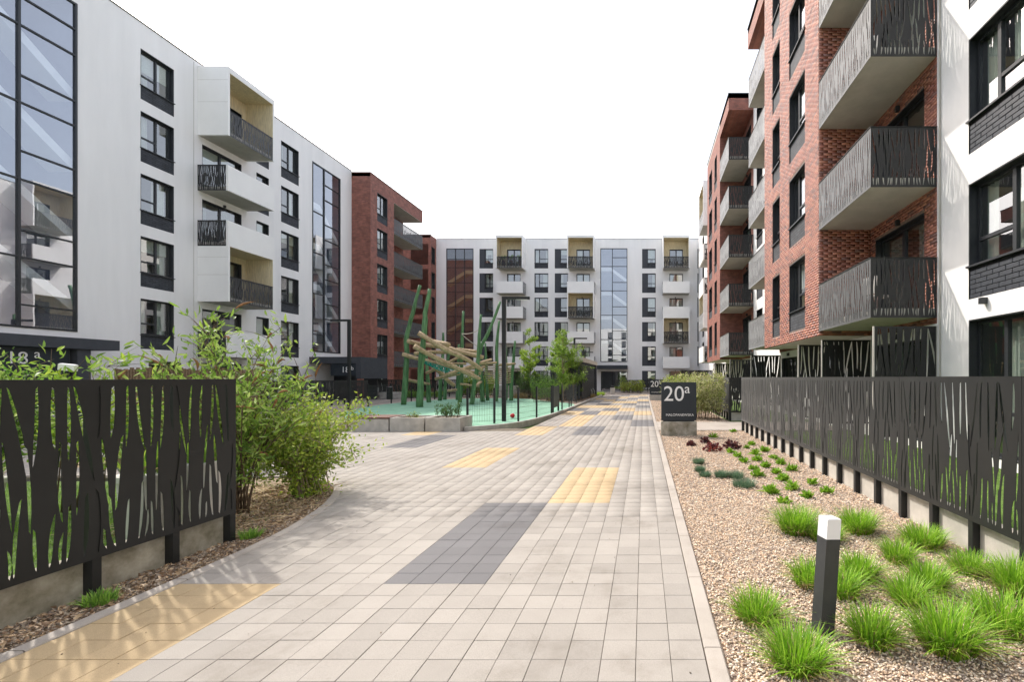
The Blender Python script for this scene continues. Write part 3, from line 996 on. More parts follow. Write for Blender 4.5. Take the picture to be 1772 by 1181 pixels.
def kerb_run(name, pts, width, z1, mat='kerb', length=1.0, z0=-0.11, start=0.0):
    """kerbstones laid one after another along a line; the line is the left edge"""
    P = [Vector((p[0], p[1])) for p in pts]
    bed = MB()
    seg = [(b - a).length for a, b in zip(P[:-1], P[1:])]
    tot = sum(seg)
    def at(s):
        s = min(max(s, 0), tot - 1e-6)
        for k, l in enumerate(seg):
            if s <= l or k == len(seg) - 1:
                d = (P[k + 1] - P[k]).normalized()
                return P[k] + d * s, d
            s -= l
    root = None
    s = start
    first = True
    while s < tot - 0.05:
        e = min(s + length - 0.006, tot)
        b = MB()
        n = max(1, int((e - s) / 0.26)) if len(P) > 2 else 1
        L = []; R = []
        for i in range(n + 1):
            p, d = at(s + (e - s) * i / n)
            nr = Vector((d.y, -d.x))
            L.append(p); R.append(p + nr * width)
        c = 0.008
        for i in range(n):
            l0, l1, r0, r1 = L[i], L[i + 1], R[i], R[i + 1]
            def lerp(a, bb, t): return a + (bb - a) * t
            t = c / width
            li0, li1, ri0, ri1 = lerp(l0, r0, t), lerp(l1, r1, t), lerp(r0, l0, t), lerp(r1, l1, t)
            b.quad((*li0, z1), (*ri0, z1), (*ri1, z1), (*li1, z1))
            b.quad((*l0, z1 - c), (*li0, z1), (*li1, z1), (*l1, z1 - c))
            b.quad((*ri0, z1), (*r0, z1 - c), (*r1, z1 - c), (*ri1, z1))
            b.quad((*l1, z0), (*l0, z0), (*l0, z1 - c), (*l1, z1 - c))
            b.quad((*r0, z0), (*r1, z0), (*r1, z1 - c), (*r0, z1 - c))
            if i == 0:
                b.quad((*l0, z0), (*r0, z0), (*r0, z1 - c), (*l0, z1 - c))
            if i == n - 1:
                b.quad((*r1, z0), (*l1, z0), (*l1, z1 - c), (*r1, z1 - c))
            bed.quad((*lerp(l0, r0, .06), z1 - 0.012), (*lerp(r0, l0, .06), z1 - 0.012), (*lerp(r1, l1, .06), z1 - 0.012), (*lerp(l1, r1, .06), z1 - 0.012))
        me = b.mesh('kerbstone', mat)
        if first:
            root = ob(name, None); tag(root, kind='structure'); first = False
        ob('kerbstone', me, root)
        s += length
    ob('kerb_joint', bed.mesh('kerb_joint', 'bedding'), root)
    return root

kerb_run('kerb', [(0.362, -3.16), (0.362, 45)], 0.105, 0.004)
kerb_run('kerb', left_kerb, 0.105, 0.006)
sheet('planting_bed', [(-4.30, -3.2), (-3.70, -3.2)] + [(x + 0.05, y) for x, y in left_kerb[1:-1]] + [(-6.4, 7.75), (-6.1, 6.6), (-5.3, 5.0), (-4.30, 4.6)], -0.022, 'soil')

play_line = [(-5.55, 14.55), (-4.85, 15.2), (-4.35, 16.2), (-4.02, 18.2), (-3.86, 21), (-3.80, 24.5), (-3.82, 28), (-3.80, 33), (-3.80, 42)]
pl = [tuple(p) for p in smooth_line(play_line, 6)]
kerb_run('playground_kerb', pl, 0.11, 0.11, mat='concrete')
rub = [(-5.62, 14.75), (-5.0, 15.25), (-4.42, 16.3), (-4.08, 18.2), (-3.92, 21), (-3.87, 24.5), (-4.0, 27.5), (-5.0, 30.0), (-6.9, 32.5), (-8.3, 35.0), (-10.8, 36.4), (-13.4, 35.9),
       (-15.0, 33.0), (-15.4, 29.2), (-15.0, 25.6), (-13.7, 21.8), (-11.6, 18.4), (-9.6, 16.1), (-8.5, 15.3), (-7.5, 15.1), (-6.4, 15.1)]
sheet('playground_surface', [tuple(p) for p in smooth_line(rub, 6, True)], 0.035, 'rubber')
sheet('planting_bed', [(-5.2, 29.9), (-3.85, 27.6), (-3.85, 42), (-14.5, 42), (-15.5, 34), (-13.4, 36), (-10.8, 36.5), (-8.4, 35.2), (-7.0, 32.7)], 0.0, 'gravel_base')
M['forecourt'] = brick_mat('brownish_paver', (0.36, 0.30, 0.26), (0.30, 0.25, 0.21), (0.16, 0.14, 0.12), 0.2, 0.1, 0.004, 0.9, 0.3)
nt = M['forecourt'].node_tree
for n in nt.nodes:
    if n.type == 'TEX_BRICK':
        nt.links.new([g for g in nt.nodes if g.type == 'NEW_GEOMETRY'][0].outputs['Position'], n.inputs['Vector'])
sheet('forecourt', [(-22.0, 15.2), (-8.0, 15.2), (-11, 20), (-14, 24), (-15.0, 30), (-14.2, 34.5), (-14.5, 43), (-24, 43), (-24, 15.2)], -0.02, 'forecourt')
sheet('forecourt', rect(-24, 12, 45.0, 56.2), -0.012, 'forecourt')
sheet('footpath', rect(0.468, 6.3, 14.62, 17.38), -0.002, 'kerb')

# ------------------------------------------------------------------ buildings
ST = 2.9
rw = random.Random(11)

def shell_box(root, x0, y0, x1, y1, z0, z1, mat, skip, name='outer_wall'):
    b = MB(); b.box(x0, y0, z0, x1, y1, z1, skip=skip + 'tb')
    o = ob(name, b.mesh(name, mat), root, -root.location)
    return o

def roof(root, x0, y0, x1, y1, z, name='roof'):
    b = MB(); b.box(x0, y0, z - 0.25, x1, y1, z, skip='b')
    return ob(name, b.mesh('roof', 'concrete'), root, -root.location)

def coping(root, x0, y0, x1, y1, z):
    b = MB(); b.box(x0, y0, z, x1, y1, z + 0.05)
    return ob('coping', b.mesh('coping', 'cap'), root, -root.location)

# ---- white block on the left
LX = -23.3
root = thing('apartment_building', 'white rendered apartment block along the left side with framed balconies and two glazed stairwells', 'building', (LX, 25, 0))
f = Fac(root, PI / 2, (LX, 0, 0))
cols = [15.87, 17.67, 19.48]
zr = [14.84, 11.94, 9.06, 6.15]
stair_glazing(f, cols, 3.5, 17.0, [zr[::-1], sorted(zr + [15.91, 12.96, 10.13, 7.16, 4.36])],
              [[(15.9, 15.55 - ST * k), (16.3, 15.55 - ST * k), (19.6, 12.95 - ST * k)] for k in range(5)])
cols = [33.3, 34.55, 36.37]
stair_glazing(f, cols, 3.45, 16.87, [sorted([13.4, 10.5, 7.6, 4.7]), sorted([15.7, 14.6, 12.8, 11.7, 9.9, 8.8, 7.0, 5.9])],
              [[(33.2, 13.7 - ST * k), (34.3, 13.7 - ST * k), (36.4, 11.6 - ST * k)] for k in range(4)])
for k in range(0, 6):
    F0 = ST * k
    if k > 0:
        for u, st in ((21.94, 'A'), (30.44, 'A'), (11.0, 'A'), (7.2, 'A'), (2.0, 'A'), (-4.0, 'A')):
            window(f, u, F0 + 0.72, 1.56, 1.68, st, 0.66, rw)
        window(f, 28.5, F0 + 0.72, 0.95, 1.68, 'S', 0.66, rw)
        door = (25.0, 27.45, F0 + 0.06, F0 + 2.36)
        window(f, door[0], door[2], door[1] - door[0], 2.3, 'D', 0, rw, sill=False, name='balcony_door')
    else:
        for u in (22.3, 30.44):
            window(f, u, 0.3, 1.56, 2.1, 'A', 0, rw)
        window(f, 25.0, 0.1, 2.45, 2.3, 'D', 0, rw, sill=False, name='terrace_door')
for k in range(1, 6):
    F0 = ST * k
    door = (25.0, 27.45, F0 + 0.06, F0 + 2.36)
    z = F0 - 0.19
    if k == 5:
        balcony_box(f, 24.74, 3.1, z, 1.6, 3.61, door, seed=k)
    elif k == 2:
        balcony_box(f, 24.74, 3.1, z, 1.6, 2.898, door, seed=k, roof=False)
    else:
        balcony(f, 24.74, 3.1, z, 1.6, 'white', 'lr', seed=k)
f.holes.append((14.5, 18.6, 0.05, 2.6))
f.wall(-48, 37.79, -0.1, 18.1, 'stucco')
shell_box(root, LX - 13, -48, LX - 0.001, 37.79, -0.1, 18.1, 'stucco', 'rk')
roof(root, LX - 13, -48, LX - 0.02, 37.79, 18.05)
coping(root, LX - 0.3, -48, LX + 0.03, 37.79, 18.1)
b = MB(); b.box(LX + 0.002, 24.52, 0, LX + 0.006, 24.545, 18.0)
ob('expansion_joint', b.mesh('joint', 'soffit'), root, -root.location)
# entrance recess and canopy of the near stair
b = MB(); b.box(LX - 1.4, 14.4, -0.05, LX - 0.002, 18.7, 2.7, skip='r')
b.f = [tuple(reversed(q)) for q in b.f]
ob('entrance_recess', b.mesh('recess', 'dark_render'), root, -root.location)
b = MB(); b.box(LX, 12.8, 2.74, LX + 1.35, 19.85, 3.16)
cpy = ob('entrance_canopy', b.mesh('canopy', 'dark_render'), root, -root.location)
b = MB(); b.box(LX + 0.95, 18.45, 0, LX + 1.25, 18.9, 2.738)
ob('canopy_pillar', b.mesh('pillar', 'dark_render'), cpy)
b = MB(); b.box(LX + 1.05, 16.2, 1.5, LX + 1.13, 18.3, 2.738)
ob('number_panel', b.mesh('panel', 'dark_panel'), cpy)
ob('lettering', text_mesh('18', 0.62, 'lettering'), cpy, (LX + 1.14, 16.45, 2.12), PI / 2)
ob('lettering', text_mesh('a', 0.46, 'lettering'), cpy, (LX + 1.14, 17.22, 2.34), PI / 2)
# entrance portal of the far stair, number faces the path
b = MB(); b.box(LX + 0.002, 33.0, 2.62, LX + 3.6, 36.4, 3.07); b.box(LX + 3.25, 33.0, 1.55, LX + 3.6, 36.4, 2.619)
prt = ob('entrance_portal', b.mesh('portal', 'dark_render'), root, -root.location)
b = MB(); b.box(LX + 3.3, 33.05, 0, LX + 3.58, 33.4, 1.549)
ob('brick_pier', b.mesh('pier', 'brick_red'), prt)
b = MB(); b.box(LX + 1.4, 33.12, 1.75, LX + 3.249, 33.2, 2.619)
ob('number_panel', b.mesh('panel', 'dark_panel'), prt)
b = MB(); b.box(LX + 0.01, 35.6, 0, LX + 3.25, 35.7, 2.6)
ob('portal_door', b.mesh('panel', 'anthracite'), prt)
ob('lettering', text_mesh('18', 0.60, 'lettering'), prt, (LX + 2.15, 33.11, 1.98))
ob('lettering', text_mesh('b', 0.40, 'lettering'), prt, (LX + 2.83, 33.11, 2.15))

# ---- red brick block beyond it
BX = -21.8
root = thing('brick_building', 'dark red brick block with corner loggias on the left beyond the white block', 'building', (BX, 42, 0))
f = Fac(root, PI / 2, (BX, 0, 0))
g = Fac(root, PI / 2, (BX - 1.9, 0, 0))
for k in range(0, 6):
    F0 = ST * k - 0.1
    window(f, 38.75, F0 + 0.72 if k else 0.1, 1.56, 1.68 if k else 2.3, 'A', 0.66 if k else 0.0, rw)
    window(g, 41.9, F0 + 0.12, 2.4, 2.25, 'D', 0, rw, sill=False, name='balcony_door')
for k in range(1, 6):
    balcony(g, 41.35, 5.35, ST * k - 0.29, 1.9, 'slot', 'r', seed=k)
f.holes.append((41.35, 46.7, -0.1, 16.9))
f.wall(37.8, 46.7, -0.1, 18.0, 'brick_red')
g.wall(41.35, 46.7, -0.1, 16.9, 'brick_red')
h = Fac(root, 0, (0, 37.8, 0))
h.wall(-34, BX, -0.1, 18.0, 'brick_red', holes=[])
b = MB()
b.box(BX - 1.9, 41.34, -0.1, BX - 0.002, 41.35, 16.9)
ob('loggia_wall', b.mesh('w', 'brick_red'), root, -root.location)
b = MB(); b.box(BX - 1.898, 41.352, 16.88, BX - 0.004, 46.69, 16.90)
ob('loggia_soffit', b.mesh('w', 'soffit'), root, -root.location)
b = MB(); b.quad((BX, 46.7, 16.9), (BX - 1.9, 46.7, 16.9), (BX - 1.9, 46.7, 18.0), (BX, 46.7, 18.0))
b.quad((BX - 1.9, 46.7, -0.1), (-34, 46.7, -0.1), (-34, 46.7, 18), (BX - 1.9, 46.7, 18))
ob('outer_wall', b.mesh('w', 'brick_red'), root, -root.location)
roof(root, -34, 37.8, BX - 0.01, 46.69, 17.97)
coping(root, BX - 0.3, 37.77, BX + 0.03, 46.73, 18.0)
coping(root, -34, 37.77, BX - 0.3, 38.0, 18.0)

# ---- brick wing at the far left corner
root = thing('brick_building', 'narrow red brick wing at the left end of the far white block', 'building', (-30, 55, 0))
f = Fac(root, 0, (0, 54.8, 0))
f.wall(-45, -24.66, -0.1, 18.15, 'brick_red')
h = Fac(root, PI / 2, (-24.66, 0, 0))
for k in range(6):
    window(h, 55.05, ST * k + 0.45, 0.9, 1.9, 'S', 0, rw)
h.wall(54.8, 56.31, -0.1, 18.15, 'brick_red')
roof(root, -45, 54.8, -24.67, 68, 18.1)
coping(root, -45, 54.77, -24.63, 55.0, 18.15)

# ---- white block closing the courtyard
BY = 56.3
root = thing('apartment_building', 'white six-storey apartment block closing the far end of the courtyard', 'building', (-5, BY, 0))
f = Fac(root, 0, (0, BY, 0))
def bx(px):
    return (px - 1114) * BY / 820
X1 = -23.45; X2 = -20.23
stair_glazing(f, [X1, X1 + 1.07, X1 + 2.14, X2], 3.4, 16.98, [sorted([15.7] + [14.7 - ST * k for k in range(4)] + [12.9 - ST * k for k in range(4)])] * 3,
              [[(X1, 12.6 - ST * k), (X1 + 2.2, 14.0 - ST * k), (X2, 14.0 - ST * k)] for k in range(4)], 'stair_cream', glass='glass_stair_dark')
X3, X4, X5 = -5.15, -3.73, -1.95
stair_glazing(f, [X3, X4, X5], 3.49, 17.0, [sorted([14.85 - ST * k for k in range(4)]), sorted([15.9] + [14.85 - ST * k for k in range(4)] + [12.95 - ST * k for k in range(3)] + [4.3])],
              [[(X3, 14.35 - ST * k), (X4 - 0.2, 14.35 - ST * k), (X5, 12.9 - ST * k)] for k in range(4)])
bays = [(-17.08, 'bwwww'), (-8.85, 'bwbww'), (2.2, 'bwwbw')]
for k in range(0, 6):
    F0 = ST * k
    zz = F0 + 0.75
    for u, w_, sd, st in ((-18.9, 1.0, 0.62, 'S'), (-12.98, 1.62, 0, 'A2'), (-9.95, 0.95, 0.62, 'S'), (0.42, 1.0, 0.62, 'S'), (7.0, 1.0, 0.62, 'A'), (10.3, 1.0, 0.62, 'A')):
        window(f, u, zz, w_, 1.68, st, 0.64 if k else 0.3, rw, side=sd)
    for u0, pat in bays:
        door = (u0 + 0.85, u0 + 2.45, F0 + 0.06, F0 + 2.36)
        window(f, door[0], door[2], 1.6, 2.3, 'D', 0, rw, sill=False, name='balcony_door')
        if k > 0:
            t = pat[5 - k]
            if t == 'b':
                balcony_box(f, u0, 3.1, F0 - 0.19, 1.6, 3.8 if k == 5 else 2.898, door, seed=k, roof=(k == 5))
            else:
                balcony(f, u0, 3.1, F0 - 0.19, 1.6, 'white', 'lr', seed=k)
f.holes.append((X3 + 0.05, X5, 0.02, 2.35))
f.wall(-24.85, 30, -0.1, 18.1, 'stucco')
shell_box(root, -24.85, BY + 0.001, 30, BY + 12, -0.1, 18.1, 'stucco', 'f')
roof(root, -24.85, BY + 0.02, 30, BY + 12, 18.05)
coping(root, -24.6, BY - 0.03, 30, BY + 0.3, 18.1)
b = MB(); b.box(X3 - 0.35, BY - 1.5, 2.62, X5 + 0.05, BY - 0.002, 3.05)
ob('entrance_canopy', b.mesh('canopy', 'dark_panel'), root, -root.location)
b = MB()
b.box(X3 + 0.05, BY + 0.3, 0.02, X3 + 0.12, BY + 0.4, 2.35); b.box(X5 - 0.07, BY + 0.3, 0.02, X5, BY + 0.4, 2.35)
b.box(X3 + 1.35, BY + 0.3, 0.02, X3 + 1.43, BY + 0.4, 2.35); b.box(X3 + 2.2, BY + 0.3, 0.02, X3 + 2.26, BY + 0.4, 2.35)
b.box(X3 + .12, BY + .3, 2.28, X5 - .07, BY + .4, 2.35)
dr = ob('entrance_door', b.mesh('door_frame', 'anthracite'), root, -root.location)
for a, c in ((X3 + .1, X3 + 1.37), (X3 + 1.41, X3 + 2.22), (X3 + 2.24, X5 - .05)):
    b = MB(); b.box(a, BY + .34, .03, c, BY + .355, 2.3, skip='bklrt'); b.box(a, BY + .34, .03, c, BY + .355, 2.3, 1, skip='f'); ob('pane', b.mesh('pane', ['glass_stair', 'glass_clear']), dr)
b = MB(); b.box(X3, BY + 0.002, 0.0, X5 + 0.05, BY + 3, 2.45, skip='f'); ob('room', b.mesh('lobby', 'room'), dr)
# roof aerials
for (ax, hh) in ((-6.6, 1.0), (-22.4, 1.6), (-3.7, 1.2)):
    b = MB(); b.tube([(ax, BY + 2, 18.0), (ax, BY + 2, 18.2 + hh)], 0.03, 5)
    if hh == 1.0:
        b.tube([(ax - 0.3, BY + 2, 19.1), (ax + 0.8, BY + 2, 18.95)], 0.025, 5); b.tube([(ax, BY + 2, 18.9), (ax + 0.7, BY + 2, 18.8)], 0.02, 5)
    ob('roof_aerial', b.mesh('aerial', 'steel'), root, -root.location)

# ---- unseen block added behind the viewpoint for dark reflections in glass and railings
root = thing('apartment_building', 'unseen white block added behind the viewpoint for reflections in the far windows', 'building', (-8, -48, 0))
f = Fac(root, PI, (0, -48, 0))
for k in range(6):
    for u in (-4, 1.5, 6, 10.5, 15, 19.5):
        window(f, u, ST * k + 0.75, 1.6, 1.68, 'A', 0.6, rw, curtain=False)
f.wall(-6.5, 23.3, -0.1, 18.1, 'stucco')
roof(root, -23.3, -60, 6.5, -48.02, 18.05)

# ---- brick and white block on the right
RX, RB = 6.5, 5.03
DZ = 0.24
RT = 18.45
root = thing('apartment_building', 'red brick and white apartment block on the right with stacked black slotted balconies', 'building', (RX, 20, 0))
fw = Fac(root, -PI / 2, (RX, 0, 0))
fb = Fac(root, -PI / 2, (RB, 0, 0))
def rwin(f, ya, yb, z, h, style, apron, **k):
    """window between depths ya (far) and yb (near)"""
    return window(f, -ya, z, ya - yb, h, style, apron, rw, **k)
for k in range(0, 6):
    F0 = ST * k + DZ
    if k > 0:
        wo = rwin(fw, 9.48, 7.68, F0 + 0.70, 1.64, 'A2' if k != 1 else 'A', 0.66, bricks=(k <= 3), curtain=False)
        ob('curtain', curtain_mesh(0.95, 1.54, 'curtain'), wo, (0.75, 0.34, 0.05)); ob('curtain', curtain_mesh(0.32, 1.54, 'curtain'), wo, (0.06, 0.34, 0.05))
        rwin(fw, 5.4, 3.6, F0 + 0.70, 1.64, 'A', 0.66)
        rwin(fb, 16.37, 14.77, F0 + 0.70, 1.64, 'A2', 0.66)
        rwin(fb, 17.5 + 1.0, 17.5, F0 + 0.70, 1.64, 'S', 0.66)
        rwin(fb, 36.5, 34.9, F0 + 0.70, 1.64, 'A2', 0.66)
        rwin(fb, 33.7, 32.6, F0 + 0.70, 1.64, 'S', 0.66)
        rwin(fw, 13.3, 10.97, F0 + 0.06, 2.26, 'D', 0, sill=False, name='balcony_door')
        rwin(fw, 22.3, 20.1, F0 + 0.06, 2.26, 'D', 0, sill=False, name='balcony_door')
        rwin(fw, 31.0, 28.7, F0 + 0.06, 2.26, 'D', 0, sill=False, name='balcony_door')
        rwin(fw, 27.3, 25.9, F0 + 0.70, 1.64, 'A', 0.66)
        rwin(fw, 24.9, 23.6, F0 + 0.70, 1.64, 'A2', 0.66)
        z = F0 - 0.19
        balcony(fw, -13.598, 3.098, z, RX - RB, 'slot', 'r', seed=k)
        balcony(fw, -22.7, 2.998, z, RX - RB, 'slot', 'l', seed=k + 1)
        balcony(fw, -31.298, 3.238, z, RX - RB, 'slot', 'r', seed=k + 2)
        door = (-42.4, -40.8, F0 + 0.06, F0 + 2.32)
        window(fw, door[0], door[2], 1.6, 2.26, 'D', 0, rw, sill=False, name='balcony_door')
        if k in (2, 5):
            balcony_box(fw, -43.2, 3.1, z, RX - RB, 3.8 if k == 5 else 2.898, door, seed=k, roof=(k == 5))
        else:
            balcony(fw, -43.2, 3.1, z, RX - RB, 'white', 'lr', seed=k)
        for yy in (48.5, 52.5):
            rwin(fw, yy, yy - 1.5, F0 + 0.7, 1.64, 'A', 0.66)
    else:
        wo = rwin(fw, 9.48, 7.2, 0.12, 2.65, 'A2', 0, sill=False, name='terrace_door', curtain=False)
        ob('curtain', curtain_mesh(0.8, 2.5, 'curtain'), wo, (0.55, 0.36, 0.05))
        rwin(fw, 13.2, 11.0, 0.12, 2.4, 'D', 0, sill=False, name='terrace_door')
        rwin(fw, 17.6, 15.4, 0.12, 2.4, 'D', 0, sill=False, name='terrace_door')
        rwin(fw, 22.3, 20.1, 0.12, 2.4, 'D', 0, sill=False, name='terrace_door')
        rwin(fw, 27.3, 25.2, 0.12, 2.4, 'D', 0, sill=False, name='terrace_door')
        rwin(fw, 31.0, 28.7, 0.12, 2.4, 'D', 0, sill=False, name='terrace_door')
ZB = 2.82
# white plane
fw.wall(-10.5, 48, -0.1, RT - 0.35, 'stucco')
fw.wall(-13.6, -10.5, ZB, RT, 'mortar', 'brick_backing')
fw.wall(-22.7, -10.5, -0.1, ZB, 'stucco')
fw.wall(-22.7, -13.6, ZB, RT, 'brick_red')
fw.wall(-28.06, -22.7, -0.1, RT - 0.35, 'stucco')
fw.wall(-37.5, -28.06, -0.1, ZB, 'stucco')
fw.wall(-37.5, -28.06, ZB, RT, 'brick_red')
fw.wall(-56.29, -37.5, -0.1, RT - 0.35, 'stucco')
o = fw.add('bricks', brick_field(-13.6, -10.5, ZB, RT, fw.holes, 4)); o['kind'] = 'stuff'
# projecting brick volumes
fb.holes.append((-99, -98, 0, 1))
fb.wall(-19.7, -13.6, ZB, RT, 'mortar', 'brick_backing')
o = fb.add('bricks', brick_field(-19.7, -13.6, ZB, RT, fb.holes, 1)); o['kind'] = 'stuff'
fb.wall(-37.5, -31.3, ZB, RT, 'brick_red')
for (y, name) in ((13.6, 0), (31.3, 1)):
    r = Fac(root, 0, (0, y, 0))
    if name == 0:
        r.wall(RB, RX, ZB, 17.5, 'mortar', 'brick_backing', holes=[])
        o = r.add('bricks', brick_field(RB, RX, ZB, 17.5, [], 2)); o['kind'] = 'stuff'
    else:
        r.wall(RB, RX, ZB, 17.5, 'brick_red', holes=[])
for (y) in (19.7, 37.5):
    r = Fac(root, PI, (0, y, 0))
    r.wall(-RX, -RB, ZB, RT, 'brick_red', holes=[])
for (ya, yb) in ((13.6, 19.7), (31.3, 37.5)):
    b = MB(); b.quad((RB, ya, ZB), (RB, yb, ZB), (RX, yb, ZB), (RX, ya, ZB))
    ob('overhang_soffit', b.mesh('soffit', 'soffit'), root, -root.location)
# brick roof slabs over the balcony stacks
for (y0, y1) in ((10.5, 13.6), (19.7, 22.9), (28.06, 31.3)):
    b = MB(); b.box(RB, y0, 17.5, RX + 0.3, y1, RT, skip='t')
    ob('roof_overhang', b.mesh('roof_overhang', 'brick_red'), root, -root.location)
roof(root, RB, 10.5, RX + 12, 22.9, RT - 0.001)
roof(root, RB, 28.06, RX + 12, 37.5, RT - 0.001)
roof(root, RX + 0.01, -48, RX + 12, 56.2, RT - 0.36)
for (y0, y1) in ((10.47, 22.93), (28.03, 37.53)):
    coping(root, RB - 0.03, y0, RB + 0.3, y1, RT)
    coping(root, RB + 0.3, y0, RX + 0.3, y0 + 0.25, RT)
for (y0, y1) in ((-48, 10.47), (22.93, 28.03), (37.53, 56.2)):
    coping(root, RX - 0.03, y0, RX + 0.3, y1, RT - 0.35)
shell_box(root, RX + 0.001, -48, RX + 12, 56.25, -0.1, RT - 0.4, 'stucco', 'l')
# wall lamps
for (y, z) in ((8.95, 3.02), (11.9, 2.75)):
    b = MB(); b.box(RX - 0.12, y, z, RX - 0.001, y + 0.09, z + 0.12)
    ob('wall_lamp', b.mesh('wall_lamp', 'anthracite'), root, -root.location)
b = MB(); b.tube([(RX - 0.03, 10.36, 0), (RX - 0.03, 10.36, 18.0)], 0.02, 6)
ob('expansion_joint', b.mesh('joint', 'soffit'), root, -root.location)

# ------------------------------------------------------------------ slotted fences
def fence(name, label, p0, p1, ztop=1.60, zbot=0.29, panel=1.8, plinth='concrete_light', flip=False, seed=0, cat='fence', group=None, post_step=0.6):
    """sheets in front, posts behind them, concrete plinth slabs behind the posts; front is on the right-hand side going p0 -> p1"""
    a = Vector((p0[0], p0[1], 0)); d = Vector((p1[0] - p0[0], p1[1] - p0[1], 0)); L = d.length
    rz = math.atan2(d.y, d.x)
    root = thing(name, label, cat, a, rz, group)
    n = max(1, round(L / panel)); w = L / n
    for i in range(n):
        ob('slotted_panel', slot_panel(w - 0.004, ztop - zbot, 10 + (seed + i) % 4, 0.004, 0.88), root, (i * w + 0.002, 0, zbot))
        ob('top_lip', cached(('lip', round(w, 3)), lambda: box_mesh(0.002, -0.003, 0, w - 0.002, 0.04, 0.006, 'black_sheet')), root, (i * w, 0, ztop))
        if plinth:
            ob('plinth_slab', cached(('pl', round(w, 3), round(zbot, 2), plinth), lambda: box_mesh(0.002, 0.075, -0.15, w - 0.003, 0.19, zbot + 0.015, plinth, 0.012)), root, (i * w, 0, 0))
    m = max(1, round(L / post_step))
    for i in range(m + 1):
        x = min(max(L * i / m, 0.03), L - 0.03)
        ob('post', cached(('post', round(ztop, 2)), lambda: box_mesh(-0.03, 0.004, -0.1, 0.03, 0.074, ztop - 0.02, 'black_sheet')), root, (x, 0, 0))
    return root

fence('slotted_fence', 'near black slotted metal fence on a stained low concrete wall left of the path', (-4.08, -2.46), (-4.08, 4.74), 1.60, 0.27, plinth='concrete_mossy', seed=1)
fence('slotted_fence', 'long black slotted metal fence on a pale plinth behind the right gravel bed', (3.0, 14.56), (3.0, -1.64), 1.625, 0.305, seed=0)
fence('slotted_fence', 'short black slotted fence piece facing the path beside the variegated hedge', (3.30, 18.2), (3.90, 18.2), 1.62, 0.28, panel=0.6, plinth='concrete_light', seed=2)
fence('slotted_fence', 'black slotted fence running back beside the variegated hedge on the right', (3.27, 30.8), (3.27, 18.25), 1.62, 0.28, seed=3)
fence('slotted_fence', 'black slotted terrace fence at the foot of the left brick block', (-20.6, 36.9), (-15.8, 41.5), 1.45, 0.25, plinth='concrete', seed=2)
fence('slotted_fence', 'black slotted garden fence before the left white block behind the big bush', (-18.4, 19.0), (-18.4, 31.6), 1.45, 0.25, plinth='concrete', seed=1)
fence('slotted_fence', 'low black slotted fence right of the far glazed entrance', (-1.85, 53.6), (1.6, 53.6), 1.35, 0.2, plinth='concrete', seed=3)
fence('slotted_fence', 'dark slotted fence across the foot of the far block right side', (3.4, 44.0), (6.4, 44.0), 2.3, 0.2, plinth=None, seed=0)

SCR = [(10.50, 2.76, 'nearest the camera under the first balcony stack'), (13.55, 2.70, 'second from the camera under the brick overhang'), (15.6, 2.70, 'third from the camera under the brick overhang'),
       (22.5, 2.68, 'fourth from the camera behind the brick overhang'), (28.0, 2.68, 'fifth from the camera beyond the white recess'), (34.5, 2.64, 'farthest from the camera under the second brick volume')]
for i, (y, zt, txt) in enumerate(SCR):
    r = thing('privacy_screen', 'tall black slotted terrace screen, ' + txt, 'screen', (5.08, y, 0), 0, 'terrace screens on the right')
    ob('slotted_panel', slot_panel(1.38, zt - 0.3, 20 + i % 2, 0.004, 1.25), r, (0.02, 0, 0.3))
    ob('frame', (lambda: (lambda b: (b.box(0, -0.015, 0, 0.03, 0.03, zt), b.box(1.395, -0.015, 0, 1.415, 0.03, zt), b.box(0.03, 0.004, zt - 0.03, 1.395, 0.03, zt), b.box(0.03, .004, .3, 1.395, .03, .33), b.mesh('frame', 'soffit'))[-1])(MB()))(), r)

# ------------------------------------------------------------------ foliage toolkit
def unit(a):
    return a / np.maximum(np.linalg.norm(a, axis=1, keepdims=True), 1e-6)

def leaves(P, D, L, W, C, rng, mat='leaf', droop=0.15, name='foliage'):
    """folded leaf blades: stem point, two shoulders each side, tip"""
    P = np.asarray(P, float); D = unit(np.asarray(D, float)); n = len(P)
    s = unit(np.cross(D, rng.normal(size=(n, 3))))
    u = np.cross(s, D)
    L = np.broadcast_to(L, (n,))[:, None]; W = np.broadcast_to(W, (n,))[:, None]
    a = P
    l1 = P + D * L * 0.35 + s * W * 0.5 + u * W * 0.22
    r1 = P + D * L * 0.35 - s * W * 0.5 + u * W * 0.22
    m = P + D * L * 0.70 - u * L * droop * 0.45
    l2 = m + s * W * 0.38 + u * W * 0.16
    r2 = m - s * W * 0.38 + u * W * 0.16
    c1 = P + D * L * 0.35
    t = P + D * L - u * L * droop
    V = np.stack([a, l1, r1, c1, l2, r2, m, t], 1).reshape(-1, 3)
    q = np.array([(0, 3, 1), (0, 2, 3), (1, 3, 6), (1, 6, 4), (3, 2, 5), (3, 5, 6), (4, 6, 7), (6, 5, 7)])
    Fc = (np.arange(n)[:, None, None] * 8 + q[None]).reshape(-1, 3)
    return np_mesh(name, V, Fc, mat, np.repeat(C, 8, 0))

